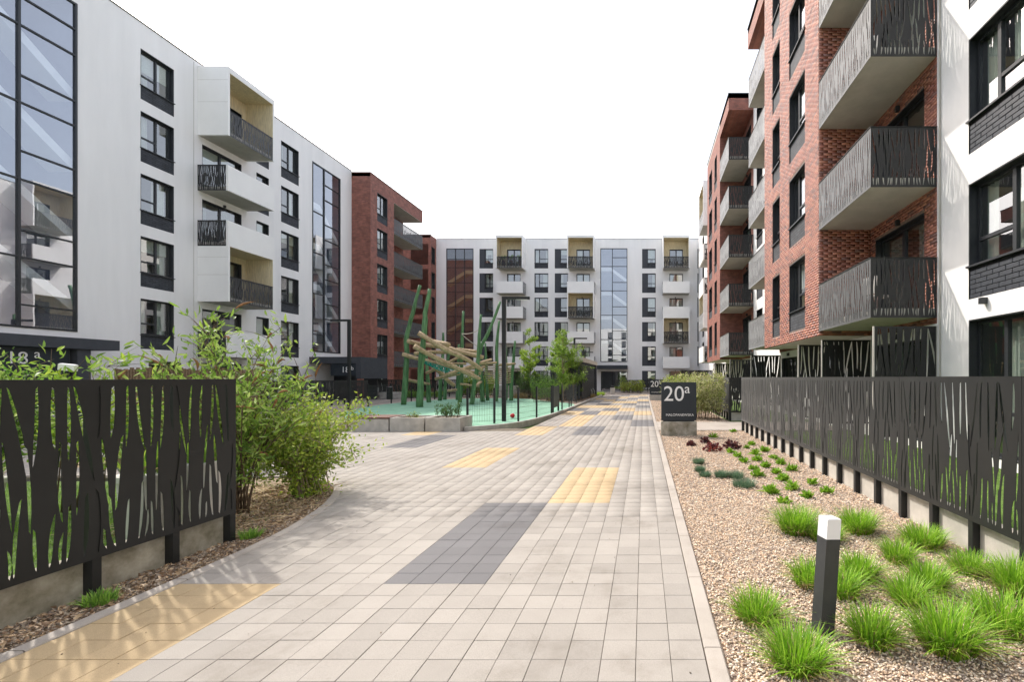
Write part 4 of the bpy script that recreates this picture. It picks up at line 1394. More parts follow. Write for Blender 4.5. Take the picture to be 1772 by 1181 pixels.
def simple_leaves(P, D, L, W, C, rng, mat='leaf', name='foliage', droop=0.12):
    P = np.asarray(P, float); D = unit(np.asarray(D, float)); n = len(P)
    s = unit(np.cross(D, rng.normal(size=(n, 3)))); u = np.cross(s, D)
    L = np.broadcast_to(L, (n,))[:, None]; W = np.broadcast_to(W, (n,))[:, None]
    l = P + D * L * 0.45 + s * W * 0.5 + u * W * 0.15; r = P + D * L * 0.45 - s * W * 0.5 + u * W * 0.15
    t = P + D * L - u * L * droop
    V = np.stack([P, r, t, l], 1).reshape(-1, 3)
    q = np.array([(0, 1, 2), (0, 2, 3)])
    Fc = (np.arange(n)[:, None, None] * 4 + q[None]).reshape(-1, 3)
    return np_mesh(name, V, Fc, mat, np.repeat(C, 4, 0))

def pick(rng, n, cols, var=0.18):
    c = np.array(cols)[rng.integers(0, len(cols), n)]
    return c * rng.uniform(1 - var, 1 + var, (n, 1))

def blades(P, L, W, lean, az, C, rng, levels=4, name='blades', mat='blade'):
    n = len(P); P = np.asarray(P, float)
    d = np.stack([np.cos(az), np.sin(az), np.zeros(n)], 1)
    s = np.stack([-np.sin(az), np.cos(az), np.zeros(n)], 1)
    tw = rng.normal(0, 0.4, (n, 1)); s = unit(s + d * tw)
    rows = []
    for k in range(levels):
        t = k / levels
        p = P + d * (lean * L * (0.25 * t + 0.75 * t * t))[:, None] + np.array([0, 0, 1.0]) * (L * (t - 0.42 * lean * t * t))[:, None]
        w = (W * (1 - t) ** 0.6 * (0.75 if k == 0 else 1.0))[:, None]
        rows += [p - s * w / 2, p + s * w / 2]
    t = 1.0
    rows.append(P + d * (lean * L)[:, None] + np.array([0, 0, 1.0]) * (L * (1 - 0.42 * lean))[:, None])
    m = len(rows)
    V = np.stack(rows, 1).reshape(-1, 3)
    q = []
    for k in range(levels - 1):
        q += [(2 * k, 2 * k + 1, 2 * k + 3), (2 * k, 2 * k + 3, 2 * k + 2)]
    q.append((2 * levels - 2, 2 * levels - 1, 2 * levels))
    Fc = (np.arange(n)[:, None, None] * m + np.array(q)[None]).reshape(-1, 3)
    return np_mesh(name, V, Fc, mat, np.repeat(C, m, 0))

GREEN = [(0.162, 0.324, 0.049), (0.227, 0.406, 0.056), (0.114, 0.244, 0.041), (0.276, 0.454, 0.082)]
YGREEN = [(0.365, 0.459, 0.06), (0.281, 0.416, 0.055), (0.449, 0.517, 0.098), (0.183, 0.302, 0.038)]
WILLOW = [(0.22, 0.36, 0.055), (0.31, 0.45, 0.085), (0.12, 0.22, 0.035), (0.38, 0.50, 0.14)]
LIME = [(0.374, 0.517, 0.057), (0.288, 0.46, 0.05), (0.46, 0.575, 0.086), (0.201, 0.345, 0.043)]
PINE = [(0.049, 0.119, 0.031), (0.07, 0.154, 0.039), (0.105, 0.196, 0.049)]
VARI = [(0.529, 0.529, 0.253), (0.391, 0.437, 0.149), (0.644, 0.621, 0.368), (0.23, 0.299, 0.081)]

def qcurve(a, c, b, n):
    t = np.linspace(0, 1, n)[:, None]
    return (1 - t) ** 2 * a + 2 * t * (1 - t) * c + t * t * b

def shrub(name, label, base, nst, h, spread, leafL, leafW, nleaf, cols, seed, start=0.25, twigs=5, spikes=0, group=None, offset=(0, 0), stem_r=0.008, bark='bark', loose=0.06, upright=0.45, cat='shrub', flat=0.6, fine=False):
    rng = np.random.default_rng(seed)
    root = thing(name, label, cat, (base[0], base[1], base[2] if len(base) > 2 else -0.02), 0, group)
    st = MB()
    LP = []; LD = []
    ends = []
    for i in range(nst):
        az = rng.uniform(0, 2 * PI); r = spread * math.sqrt(rng.uniform(0.02, 1))
        e = np.array([r * math.cos(az) + offset[0], r * math.sin(az) + offset[1], h * rng.uniform(flat, 1.0) * (1 - 0.35 * (r / spread) ** 2)])
        a = np.array([rng.normal(0, 0.09), rng.normal(0, 0.09), 0])
        c = (a + e) * 0.5 + np.array([-(e[0]) * 0.22, -(e[1]) * 0.22, h * 0.18])
        pts = qcurve(a, c, e, 8)
        st.tube([tuple(p) for p in pts], [stem_r * (1 - 0.8 * k / 7) for k in range(8)], 5)
        lines = [(pts, start)]
        ends.append((pts[-2], pts[-1]))
        for j in range(twigs):
            k = rng.integers(3, 8); p = pts[k]
            d = rng.normal(size=3); d[2] = abs(d[2]) * 0.8 + 0.25
            d /= np.linalg.norm(d)
            ln = h * rng.uniform(0.10, 0.24)
            q = qcurve(p, p + d * ln * 0.5 + np.array([0, 0, 0.03]), p + d * ln, 5)
            st.tube([tuple(x) for x in q], [stem_r * 0.42, stem_r * 0.36, stem_r * 0.3, stem_r * 0.22, stem_r * 0.12], 4)
            lines.append((q, 0.1))
            ends.append((q[-2], q[-1]))
        LP.append(lines)
    seg = []
    for lines in LP:
        for pts, s0 in lines:
            m = len(pts); k0 = int(s0 * (m - 1))
            for a, b in zip(pts[k0:-1], pts[k0 + 1:]):
                seg.append((a, b))
    seg = np.array(seg)
    ln = np.linalg.norm(seg[:, 1] - seg[:, 0], axis=1)
    ix = rng.choice(len(seg), nleaf, p=ln / ln.sum())
    t = rng.uniform(0, 1, (nleaf, 1))
    P = seg[ix, 0] * (1 - t) + seg[ix, 1] * t + rng.normal(0, loose, (nleaf, 3)) * np.array([1, 1, 0.8])
    tang = unit(seg[ix, 1] - seg[ix, 0])
    D = tang * upright + rng.normal(0, 0.55, (nleaf, 3)) + np.array([0, 0, 0.10])
    P[:, 2] = np.maximum(P[:, 2], 0.05)
    C = pick(rng, nleaf, cols)
    L = rng.uniform(0.6, 1.15, nleaf) * leafL; W = rng.uniform(0.75, 1.2, nleaf) * leafW
    ob('stems', st.mesh('stems', bark, True), root)
    ob('foliage', (simple_leaves if fine else leaves)(P, D, L, W, C, rng), root)
    if spikes:
        for (a, b) in [ends[i] for i in rng.choice(len(ends), min(spikes, len(ends)), replace=False)]:
            d = (b - a) / max(np.linalg.norm(b - a), 1e-5)
            q = qcurve(b, b + d * 0.11, b + d * 0.18 + np.array([rng.normal(0, .05), rng.normal(0, .05), rng.uniform(-0.12, 0.05)]), 6)
            m = MB(); m.tube([tuple(x) for x in q], [0.003, 0.011, 0.014, 0.012, 0.008, 0.002], 6)
            ob('dry_flower_spike', m.mesh('spike', 'spike'), root)
    return root
M['spike'] = pmat('dry_flower_spike', (0.22, 0.105, 0.045), 0.9, 0.4, 60, 0.5, 120, c2=(0.34, 0.17, 0.07))

def tree(name, label, base, h, crown, cols, nleaf, leafL, leafW, seed, trunk_r=0.04, clear=0.25, bark='bark', group=None, nbr=26, droop=0.0, multi=1, rise=0.75, cat='tree'):
    rng = np.random.default_rng(seed)
    root = thing(name, label, cat, (base[0], base[1], 0.0), 0, group)
    tr = MB(); seg = []
    for m in range(multi):
        off = np.array([rng.normal(0, 0.12), rng.normal(0, 0.12), 0]) if multi > 1 else np.zeros(3)
        top = np.array([rng.normal(0, 0.1) + off[0] * 5, rng.normal(0, 0.1) + off[1] * 5, h * (1 if m == 0 else rng.uniform(0.7, 0.95))])
        pts = qcurve(off, off + np.array([rng.normal(0, .05), rng.normal(0, .05), h * 0.5]), top, 10)
        tr.tube([tuple(p) for p in pts], [trunk_r * (1 - 0.88 * k / 9) for k in range(10)], 7)
        for i in range(nbr // multi):
            t = rng.uniform(clear, 0.97)
            k = min(8, int(t * 9)); p = pts[k] + (pts[k + 1] - pts[k]) * (t * 9 - k)
            az = rng.uniform(0, 2 * PI)
            prof = math.sin(PI * min(1, max(0.06, (t - clear) / (1 - clear) * 0.82 + 0.16)))
            ln = crown * prof * rng.uniform(0.6, 1.1)
            e = p + np.array([math.cos(az) * ln, math.sin(az) * ln, ln * rise * rng.uniform(0.6, 1.2) - droop * ln])
            c = p + (e - p) * 0.5 + np.array([0, 0, 0.12 * ln])
            q = qcurve(p, c, e, 6)
            tr.tube([tuple(x) for x in q], [trunk_r * 0.34 * (1 - 0.85 * j / 5) for j in range(6)], 4)
            for a, b in zip(q[1:-1], q[2:]): seg.append((a, b))
            for j in range(4):
                kk = rng.integers(2, 6); pp = q[kk]; d = rng.normal(size=3); d[2] = d[2] * 0.5 + rise * 0.5 - droop; d /= np.linalg.norm(d)
                l2 = ln * rng.uniform(0.25, 0.5)
                qq = qcurve(pp, pp + d * l2 * 0.5, pp + d * l2 - np.array([0, 0, droop * l2]), 4)
                tr.tube([tuple(x) for x in qq], [trunk_r * 0.12, trunk_r * 0.10, trunk_r * 0.07, trunk_r * 0.03], 3)
                for a, b in zip(qq[:-1], qq[1:]): seg.append((a, b))
    seg = np.array(seg); ln = np.linalg.norm(seg[:, 1] - seg[:, 0], axis=1)
    ix = rng.choice(len(seg), nleaf, p=ln / ln.sum()); t = rng.uniform(0, 1, (nleaf, 1))
    P = seg[ix, 0] * (1 - t) + seg[ix, 1] * t + rng.normal(0, 0.05, (nleaf, 3))
    D = rng.normal(0, 1, (nleaf, 3)) + unit(seg[ix, 1] - seg[ix, 0]) * 0.6
    ob('trunk', tr.mesh('trunk', bark, True), root)
    ob('crown', simple_leaves(P, D, rng.uniform(.6, 1.2, nleaf) * leafL, rng.uniform(.7, 1.2, nleaf) * leafW, pick(rng, nleaf, cols), rng), root)
    return root

def hedge(name, label, x0, x1, y0, y1, h, cols, nleaf, leafL, leafW, seed, z0=0.0, top_var=0.25, cat='hedge', bare=0.1, spiky=0.0):
    """leafy mass on upright stems, ragged top"""
    rng = np.random.default_rng(seed)
    root = thing(name, label, cat, ((x0 + x1) / 2, (y0 + y1) / 2, z0))
    hx, hy = (x1 - x0) / 2, (y1 - y0) / 2
    st = MB(); seg = []
    n = max(14, int((x1 - x0) * (y1 - y0) * 26))
    for i in range(n):
        a = np.array([rng.uniform(-hx, hx) * .8, rng.uniform(-hy, hy) * .8, 0])
        e = np.array([np.clip(a[0] * 1.2 + rng.normal(0, .08), -hx, hx), np.clip(a[1] * 1.2 + rng.normal(0, .08), -hy, hy), h * rng.uniform(1 - top_var, 1.0)])
        q = qcurve(a, (a + e) / 2 + rng.normal(0, .05, 3), e, 7)
        st.tube([tuple(p) for p in q], [.009, .008, .007, .006, .005, .004, .002], 4)
        for u, v in zip(q[:-1], q[1:]):
            if u[2] > h * bare: seg.append((u, v))
        for j in range(6):
            k = rng.integers(2, 7); p = q[k]; d = rng.normal(size=3); d[2] = abs(d[2]) * (0.6 + spiky) + .2; d /= np.linalg.norm(d); l = h * rng.uniform(.08, .2)
            st.tube([tuple(p), tuple(p + d * l)], [.004, .0015], 3)
            seg.append((p, p + d * l))
    seg = np.array(seg); ln = np.linalg.norm(seg[:, 1] - seg[:, 0], axis=1)
    ix = rng.choice(len(seg), nleaf, p=ln / ln.sum()); t = rng.uniform(0, 1, (nleaf, 1))
    P = seg[ix, 0] * (1 - t) + seg[ix, 1] * t + rng.normal(0, .035, (nleaf, 3)); P[:, 2] = np.maximum(P[:, 2], 0.03)
    D = rng.normal(0, .8, (nleaf, 3)) + unit(seg[ix, 1] - seg[ix, 0]) * (0.6 + spiky)
    ob('stems', st.mesh('stems', 'bark', True), root)
    ob('foliage', simple_leaves(P, D, rng.uniform(.6, 1.2, nleaf) * leafL, rng.uniform(.7, 1.2, nleaf) * leafW, pick(rng, nleaf, cols), rng), root)
    return root

def tuft(name, label, x, y, r, h, n, seed, cols, group, cat, wd=0.005, z=-0.03, dry=0.10, lean=(0.15, 1.0)):
    rng = np.random.default_rng(seed)
    root = thing(name, label, cat, (x, y, z), 0, group)
    def make(n, cols, hh, ln, nm):
        rad = np.sqrt(rng.uniform(0, 1, n)) * r * 0.42; az0 = rng.uniform(0, 2 * PI, n)
        P = np.stack([rad * np.cos(az0), rad * np.sin(az0), np.zeros(n)], 1)
        az = az0 + rng.normal(0, 0.7, n)
        le = rng.uniform(ln[0], ln[1], n) * (0.35 + 0.65 * rad / (r * 0.42))
        return blades(P, rng.uniform(0.6, 1.1, n) * hh, rng.uniform(.7, 1.3, n) * wd, le, az, pick(rng, n, cols), rng, name=nm)
    ob('green_blades', make(n, cols, h, lean, 'green_blades'), root)
    if dry > 0:
        ob('dry_blades', make(int(n * dry) + 4, [(0.42, 0.30, 0.15), (0.30, 0.20, 0.10), (0.5, 0.4, 0.24)], h * 0.72, (0.8, 1.45), 'dry_blades'), root)
    return root

# ------------------------------------------------------------------ gravel, litter, lawn blades
def stones(name, P, size, cols, rng, mat='stone'):
    n = len(P)
    base = np.array([(1, 0, 0), (-1, 0, 0), (0, 1, 0), (0, -1, 0), (0, 0, 1), (0, 0, -1), (.62, .62, .45), (-.62, -.62, .45)], float)
    q = np.array([(0, 6, 4), (6, 2, 4), (2, 1, 4), (1, 7, 4), (7, 3, 4), (3, 0, 4), (0, 2, 6), (1, 3, 7), (0, 5, 2), (2, 5, 1), (1, 5, 3), (3, 5, 0)])
    sc = rng.uniform(0.55, 1.25, (n, 1, 3)) * np.array([1, 0.85, 0.55]) * np.reshape(size, (-1, 1, 1)) * 0.5
    B = base[None] * sc * rng.uniform(0.75, 1.25, (n, 8, 1))
    a = rng.uniform(0, 2 * PI, n); ca, sa = np.cos(a)[:, None], np.sin(a)[:, None]
    tx = rng.normal(0, 0.35, (n, 1))
    X = B[:, :, 0] * ca - B[:, :, 1] * sa; Yy = B[:, :, 0] * sa + B[:, :, 1] * ca
    Z = B[:, :, 2] + X * tx
    V = np.stack([X, Yy, Z], 2) + P[:, None, :]
    Fc = (np.arange(n)[:, None, None] * 8 + q[None]).reshape(-1, 3)
    return np_mesh(name, V.reshape(-1, 3), Fc, mat, np.repeat(pick(rng, n, cols, 0.2), 8, 0))

GRAVEL = [(0.734, 0.54, 0.378), (0.799, 0.648, 0.486), (0.626, 0.454, 0.313), (0.864, 0.756, 0.616), (0.454, 0.367, 0.302), (0.67, 0.583, 0.486), (0.778, 0.572, 0.41), (0.367, 0.302, 0.259)]
rg = np.random.default_rng(21)
def bed_pts(n, x0, x1, y0, y1, z, power=1.0):
    y = y0 + (y1 - y0) * rg.uniform(0, 1, n) ** power
    return np.stack([rg.uniform(x0, x1, n), y, np.full(n, z) + rg.uniform(-0.004, 0.008, n)], 1)
P = np.concatenate([bed_pts(54000, 0.48, 3.07, 1.9, 6.2, -0.020), bed_pts(30000, 0.48, 3.07, 6.2, 14.6, -0.020, 1.2)])
sz = np.where(P[:, 1] < 6.2, 0.0205, 0.028) * rg.uniform(0.6, 1.35, len(P))
tag(ob('gravel', stones('gravel', P, sz, GRAVEL, rg)), 'tan and grey gravel covering the right bed', 'gravel', kind='stuff')
P = bed_pts(9000, 0.48, 3.1, 17.4, 34, -0.018, 1.3)
tag(ob('gravel', stones('gravel', P, 0.045, GRAVEL, rg)), 'gravel in the bed beyond the side path', 'gravel', kind='stuff')
# leaf litter and bark between the left fence and kerb, and under the bush
P = np.concatenate([bed_pts(6500, -4.14, -3.78, 1.8, 5.2, -0.012), bed_pts(7000, -5.5, -3.95, 4.9, 7.6, -0.012)])
keep = []
lk = [(x, y) for x, y in left_kerb]
def kerb_x(y):
    for (xa, ya), (xb, yb) in zip(lk[:-1], lk[1:]):
        if ya <= y <= yb and yb > ya:
            return xa + (xb - xa) * (y - ya) / (yb - ya)
    return -99
keep = np.array([p[0] < kerb_x(p[1]) - 0.02 for p in P]); P = P[keep]
n = len(P); D = rg.normal(size=(n, 3)); D[:, 2] *= 0.25
LIT = [(0.3, 0.195, 0.12), (0.45, 0.315, 0.195), (0.195, 0.128, 0.083), (0.57, 0.435, 0.3), (0.36, 0.3, 0.24)]
tag(ob('leaf_litter', simple_leaves(P, D, rg.uniform(.02, .055, n), rg.uniform(.010, .028, n), pick(rg, n, LIT, .25), rg, 'dry', 'leaf_litter')), 'brown leaf litter between the left fence and kerb', 'leaf litter', kind='stuff')
P = P[: len(P) // 2]
tag(ob('gravel', stones('gravel', P + np.array([0.01, 0.01, 0]), 0.022 * rg.uniform(.6, 1.3, len(P)), [(0.25, 0.2, 0.15), (0.36, 0.3, 0.24), (0.18, 0.14, 0.11)], rg)), 'small stones among the litter by the left fence', 'gravel', kind='stuff')
n = 900
PS = np.stack([rg.uniform(-6.0, -4.0, n), rg.uniform(4.9, 7.4, n), np.full(n, -0.015)], 1)
PS = PS[np.array([p[0] < kerb_x(p[1]) - 0.05 for p in PS])]; n = len(PS)
DS = rg.normal(size=(n, 3)); DS[:, 2] = rg.uniform(0.0, 0.18, n)
tag(ob('dry_straw', simple_leaves(PS, DS, rg.uniform(.12, .38, n), rg.uniform(.004, .009, n), pick(rg, n, [(0.55, 0.42, 0.25), (0.45, 0.33, 0.19), (0.62, 0.50, 0.33)], .2), rg, 'dry', 'dry_straw', droop=.05)), 'dry straw lying under the left bush', 'straw', kind='stuff')
LAWN = [(0.176, 0.351, 0.034), (0.23, 0.419, 0.047), (0.135, 0.27, 0.027), (0.297, 0.459, 0.068)]
def lawn_blades(n, x0, x1, y0, y1, z, label, power=1.0, hh=0.06):
    P = np.stack([rg.uniform(x0, x1, n), y0 + (y1 - y0) * rg.uniform(0, 1, n) ** power, np.full(n, z)], 1)
    me = blades(P, rg.uniform(.5, 1.2, n) * hh, rg.uniform(.7, 1.3, n) * 0.006, rg.uniform(.1, .9, n), rg.uniform(0, 6.28, n), pick(rg, n, LAWN), rg, levels=2)
    tag(ob('grass', me), label, 'grass', kind='stuff')
lawn_blades(44000, -10.0, -4.28, 0.8, 7.3, -0.045, 'bright mown lawn behind the left fence')
lawn_blades(30000, 3.22, 6.4, 2.5, 14.4, -0.04, 'mown lawn behind the right fence', 1.4)

# ------------------------------------------------------------------ plants
TUFTS = [(0.87, 2.69, .50, .34), (0.77, 3.2, .36, .30), (1.42, 2.94, .36, .28), (1.83, 2.87, .52, .33), (2.34, 3.09, .46, .36), (1.93, 3.45, .34, .26), (2.2, 3.67, .40, .28), (2.75, 3.99, .38, .28),
         (2.72, 4.62, .50, .30), (2.27, 4.23, .34, .26), (1.76, 3.86, .42, .34), (1.49, 3.59, .36, .30), (1.31, 3.74, .34, .27), (1.62, 5.01, .56, .34), (1.84, 4.80, .42, .26), (2.28, 5.05, .46, .34), (2.82, 3.58, .42, .36)]
TL = ['at the foot of the leaning bollard light, lower edge of the picture', 'left of the bollard light nearest the kerb', 'low and brown based, just right of the bollard light', 'large, at the bottom edge right of the bollard light',
      'at the right picture edge above the bottom corner', 'in the middle of the bed right of the bollard light', 'thin, second row behind the large bottom tuft', 'brown based, close to the fence plinth at the right',
      'wide, against the third fence post from the right edge', 'small, between the bollard light and the fence', 'tall, directly right of the bollard light shaft', 'behind the bollard light shaft on its right', 'behind the bollard light shaft on its left',
      'largest and rounded, at the back left of the tuft group', 'low, just behind the white bollard head', 'at the back right of the tuft group', 'at the right picture edge beside the fence plinth']
TG_OLD = [(0.123, 0.319, 0.02), (0.174, 0.406, 0.026), (0.094, 0.246, 0.017), (0.261, 0.493, 0.051)]
TG = [(0.22, 0.44, 0.025), (0.29, 0.52, 0.035), (0.14, 0.31, 0.02), (0.38, 0.58, 0.07)]
for i, ((x, y, r, h), t) in enumerate(zip(TUFTS, TL)):
    tuft('grass_tuft', 'green grass tuft ' + t, x, y, r * 0.74 * (0.85 + 0.3 * ((i * 37) % 10) / 9), h * 0.88 * (0.85 + 0.3 * ((i * 53) % 10) / 9), int(480 * (r / .4) ** 1.2), 100 + i, TG, 'ornamental grass tufts in the gravel', 'grass tuft', dry=0.40 if 'brown' in t or i in (1, 5, 8) else 0.3, lean=(0.2, 1.25), wd=0.0085)
PER = [(1.79, 6.71), (2.17, 6.9), (2.59, 7.25), (2.6, 6.71), (2.22, 6.46), (1.83, 6.18), (2.21, 7.51), (2.26, 8.08), (2.6, 8.32), (2.58, 8.93), (2.21, 8.61), (2.61, 9.55), (2.22, 9.3), (1.88, 7.86), (1.94, 8.42),
       (1.93, 9.11), (1.93, 9.74), (1.88, 10.3), (2.66, 10.45), (2.37, 10.01), (2.61, 11.46), (2.38, 10.95), (2.68, 14.2), (1.89, 12.9)]
for i, (x, y) in enumerate(sorted(PER, key=lambda p: p[1])):
    rng = np.random.default_rng(300 + i)
    r = thing('perennial', 'leafy light green clump, %s of the small clumps beside the right fence' % ORD[i], 'plant', (x, y, -0.02), 0, 'leafy perennials in the gravel')
    n = int(rng.integers(55, 85)); az = rng.uniform(0, 2 * PI, n); el = rng.uniform(0.25, 1.3, n)
    D = np.stack([np.cos(az) * np.cos(el), np.sin(az) * np.cos(el), np.sin(el)], 1)
    P = D * rng.uniform(.0, .05, (n, 1)) * np.array([1.3, 1.3, 1]) * rng.uniform(.8, 1.2)
    ob('leaves', leaves(P, D, rng.uniform(.06, .115, n) * (0.75 + 0.5 * (i * 7 % 5) / 4), rng.uniform(.022, .036, n), pick(rng, n, [(0.22, 0.42, 0.03), (0.30, 0.50, 0.05), (0.16, 0.32, 0.025)]), rng, droop=0.35), r)
FES = [(1.51, 7.14, .50, .17, 'largest blue-green fescue cushion in the gravel'), (1.50, 7.75, .36, .16, 'blue-green fescue cushion just behind the largest one'), (1.28, 7.79, .30, .16, 'blue-green fescue cushion left of the largest one'),
       (1.04, 9.0, .30, .16, 'dark blue-green fescue cushion farthest back near the kerb'), (0.98, 8.27, .24, .14, 'middle fescue cushion of the three near the kerb'), (1.02, 7.86, .28, .12, 'sparse fescue cushion nearest the kerb')]
for i, (x, y, r, h, t) in enumerate(FES):
    tuft('fescue_cushion', t, x, y, r * .75, h, 700, 400 + i, [(0.10, 0.19, 0.11), (0.14, 0.25, 0.15), (0.20, 0.30, 0.18), (0.07, 0.14, 0.08)], 'blue fescue cushions', 'grass', wd=0.0045, dry=0.05, lean=(0.2, 1.1))
for i, (x, y, s, t) in enumerate([(1.54, 10.61, 1.0, 'red-purple leafy clump before the number sign, left of the pair'), (2.02, 10.93, 1.05, 'dark purple leafy clump right of the red-purple one'), (1.55, 11.9, .7, 'small brownish purple clump behind the red-purple one'), (1.14, 11.39, .5, 'tiny dark purple clump in front of the number sign')]):
    rng = np.random.default_rng(500 + i)
    r = thing('heuchera', t, 'plant', (x, y, -0.02), 0, 'purple heucheras')
    s *= .68; n = int(200 * s); az = rng.uniform(0, 2 * PI, n); el = rng.uniform(.1, 1.4, n); rad = rng.uniform(.1, .27, n) * s
    P = np.stack([np.cos(az) * np.cos(el) * rad * 1.2, np.sin(az) * np.cos(el) * rad * 1.2, np.sin(el) * rad], 1)
    D = rng.normal(0, 1, (n, 3)) + P * 3
    ob('leaves', leaves(P, D, rng.uniform(.05, .08, n) , rng.uniform(.045, .07, n), pick(rng, n, [(0.22, 0.035, 0.04), (0.12, 0.03, 0.038), (0.08, 0.03, 0.035), (0.34, 0.09, 0.07)] if i == 0 else [(0.10, 0.03, 0.035), (0.07, 0.028, 0.034), (0.14, 0.05, 0.045)]), rng, droop=.25), r)
rng = np.random.default_rng(9)
for (x, y, lab) in ((-3.92, 3.42, 'small green weed by the left fence post'), (-4.0, 4.82, 'dark green weed at the end post of the left fence')):
    tuft('weed', lab, x, y, .2, .12, 160, int(x * -50 + y), GREEN, None, 'weed', wd=.012, dry=0.0, z=-0.02)

shrub('butterfly_bush', 'tall loose bush with long leaves and dry brown flower spikes past the left fence end', (-4.95, 5.75), 30, 2.35, .98, 0.115, 0.026, 3600, WILLOW, 7, start=0.28, twigs=7, spikes=40, stem_r=0.011, loose=0.05, upright=0.7, offset=(-0.05, 0.1))
shrub('privet_bush', 'dense yellow-green small-leaved bush with bare lower twigs overhanging the left kerb', (-4.62, 6.55), 60, 1.62, .84, 0.056, 0.028, 11500, YGREEN + [(0.36, 0.44, 0.11)], 8, start=0.08, twigs=8, stem_r=0.010, loose=0.07, flat=0.25, bark='bark_light', offset=(-0.05, 0.0))
shrub('butterfly_bush', 'sparse bush with upright shoots and dark spikes rising behind the left fence', (-7.0, 5.9), 16, 2.05, 0.9, 0.13, 0.034, 1000, WILLOW + LIME, 17, start=0.4, twigs=5, spikes=9, stem_r=0.009, loose=0.05, upright=0.6)
shrub('garden_shrub', 'bushy green shrub behind the left fence at the picture edge', (-8.3, 5.75), 34, 2.05, 0.95, 0.09, 0.03, 6500, GREEN + WILLOW, 27, start=0.3, twigs=8, stem_r=0.010, loose=0.08)
shrub('garden_shrub', 'low green shrub behind the left fence between the two spiky bushes', (-6.1, 6.2), 22, 1.75, 0.7, 0.10, 0.032, 1900, GREEN + LIME, 28, start=0.3, twigs=7, stem_r=0.009, loose=0.07)
shrub('garden_shrub', 'small dark green shrub low behind the left fence slots', (-6.6, 4.1), 20, 1.15, 0.6, 0.08, 0.03, 2600, GREEN, 29, start=0.2, twigs=7, stem_r=0.008, loose=0.07)

hedge('variegated_hedge', 'cream and green variegated hedge right of the front number sign', 1.55, 3.1, 17.9, 19.9, 1.72, VARI, 9000, .085, .05, 41, top_var=.3)
hedge('variegated_hedge', 'pale variegated hedge farther back behind the front number sign', 0.95, 3.1, 24.0, 27.5, 1.68, VARI + YGREEN, 7000, .10, .055, 42, top_var=.3)
hedge('pine_hedge', 'dark mugo pine thicket behind the playground fence', -10.2, -7.0, 36.8, 39.4, 2.0, PINE, 12000, .16, .018, 43, top_var=.45, spiky=.8, bare=.15)
hedge('pine_hedge', 'dark pine clump before the young willow trees', -7.4, -5.6, 30.6, 32.2, 1.6, PINE + GREEN, 5000, .14, .02, 44, top_var=.45, spiky=.8)
hedge('garden_hedge', 'olive green hedge behind the playground posts on the left', -15.2, -12.3, 38.4, 40.0, 1.9, YGREEN + GREEN, 7000, .12, .06, 45, top_var=.5)
hedge('garden_hedge', 'dark low hedge at the foot of the left brick block', -19.4, -16.0, 37.4, 38.6, .55, GREEN, 2500, .1, .05, 46, top_var=.4)
hedge('garden_hedge', 'ochre and green shrubs by the far entrance', -2.6, 0.1, 49.5, 51.5, 1.25, YGREEN + [(0.3, .22, .08)], 2600, .14, .07, 47, top_var=.5)

tree('young_tree', 'slender lime green young tree left of the shelter', (-9.15, 38.2), 5.6, .95, LIME, 5200, .14, .07, 51, trunk_r=.05, clear=.12, nbr=36)
tree('young_tree', 'second thin lime green tree right of the first one before the far block', (-7.2, 40.2), 5.1, .75, LIME, 3000, .15, .085, 52, trunk_r=.04, clear=.15, nbr=28)
tree('willow_tree', 'pale green feathery willow tree before the bicycle shelter', (-5.35, 31.2), 4.75, 1.1, LIME[:2] + WILLOW, 7500, .15, .04, 53, trunk_r=.055, clear=.12, nbr=46, multi=2, bark='bark_light')
tree('willow_tree', 'shorter spreading willow shrub beside the shelter corner', (-4.75, 33.0), 3.3, 1.2, WILLOW, 4200, .16, .04, 54, trunk_r=.04, clear=.08, nbr=34, multi=3, bark='bark_light')
for i, (x, y, t) in enumerate([(-9.6, 36.9, 'left'), (-7.9, 35.8, 'middle'), (-6.4, 33.9, 'right')]):
    tuft('dry_grass_clump', 'straw coloured grass clump behind the playground fence, %s of three' % t, x, y, 1.3, .55, 500, 600 + i, [(0.42, 0.30, 0.14), (0.34, 0.26, 0.10), (0.28, 0.28, 0.09)], 'straw grasses behind the playground', 'grass', wd=.018, z=0)
tuft('dry_grass_clump', 'small straw coloured clump beside the shelter pier', -4.25, 38.5, .8, .4, 300, 620, [(0.5, 0.36, 0.16), (0.42, 0.32, 0.12)], None, 'grass', wd=.016, z=0)
tuft('grass_tuft', 'bright green clump at the path edge near the far entrance', -4.1, 44.0, 1.2, .4, 400, 621, LIME, None, 'grass', wd=.02, z=0)

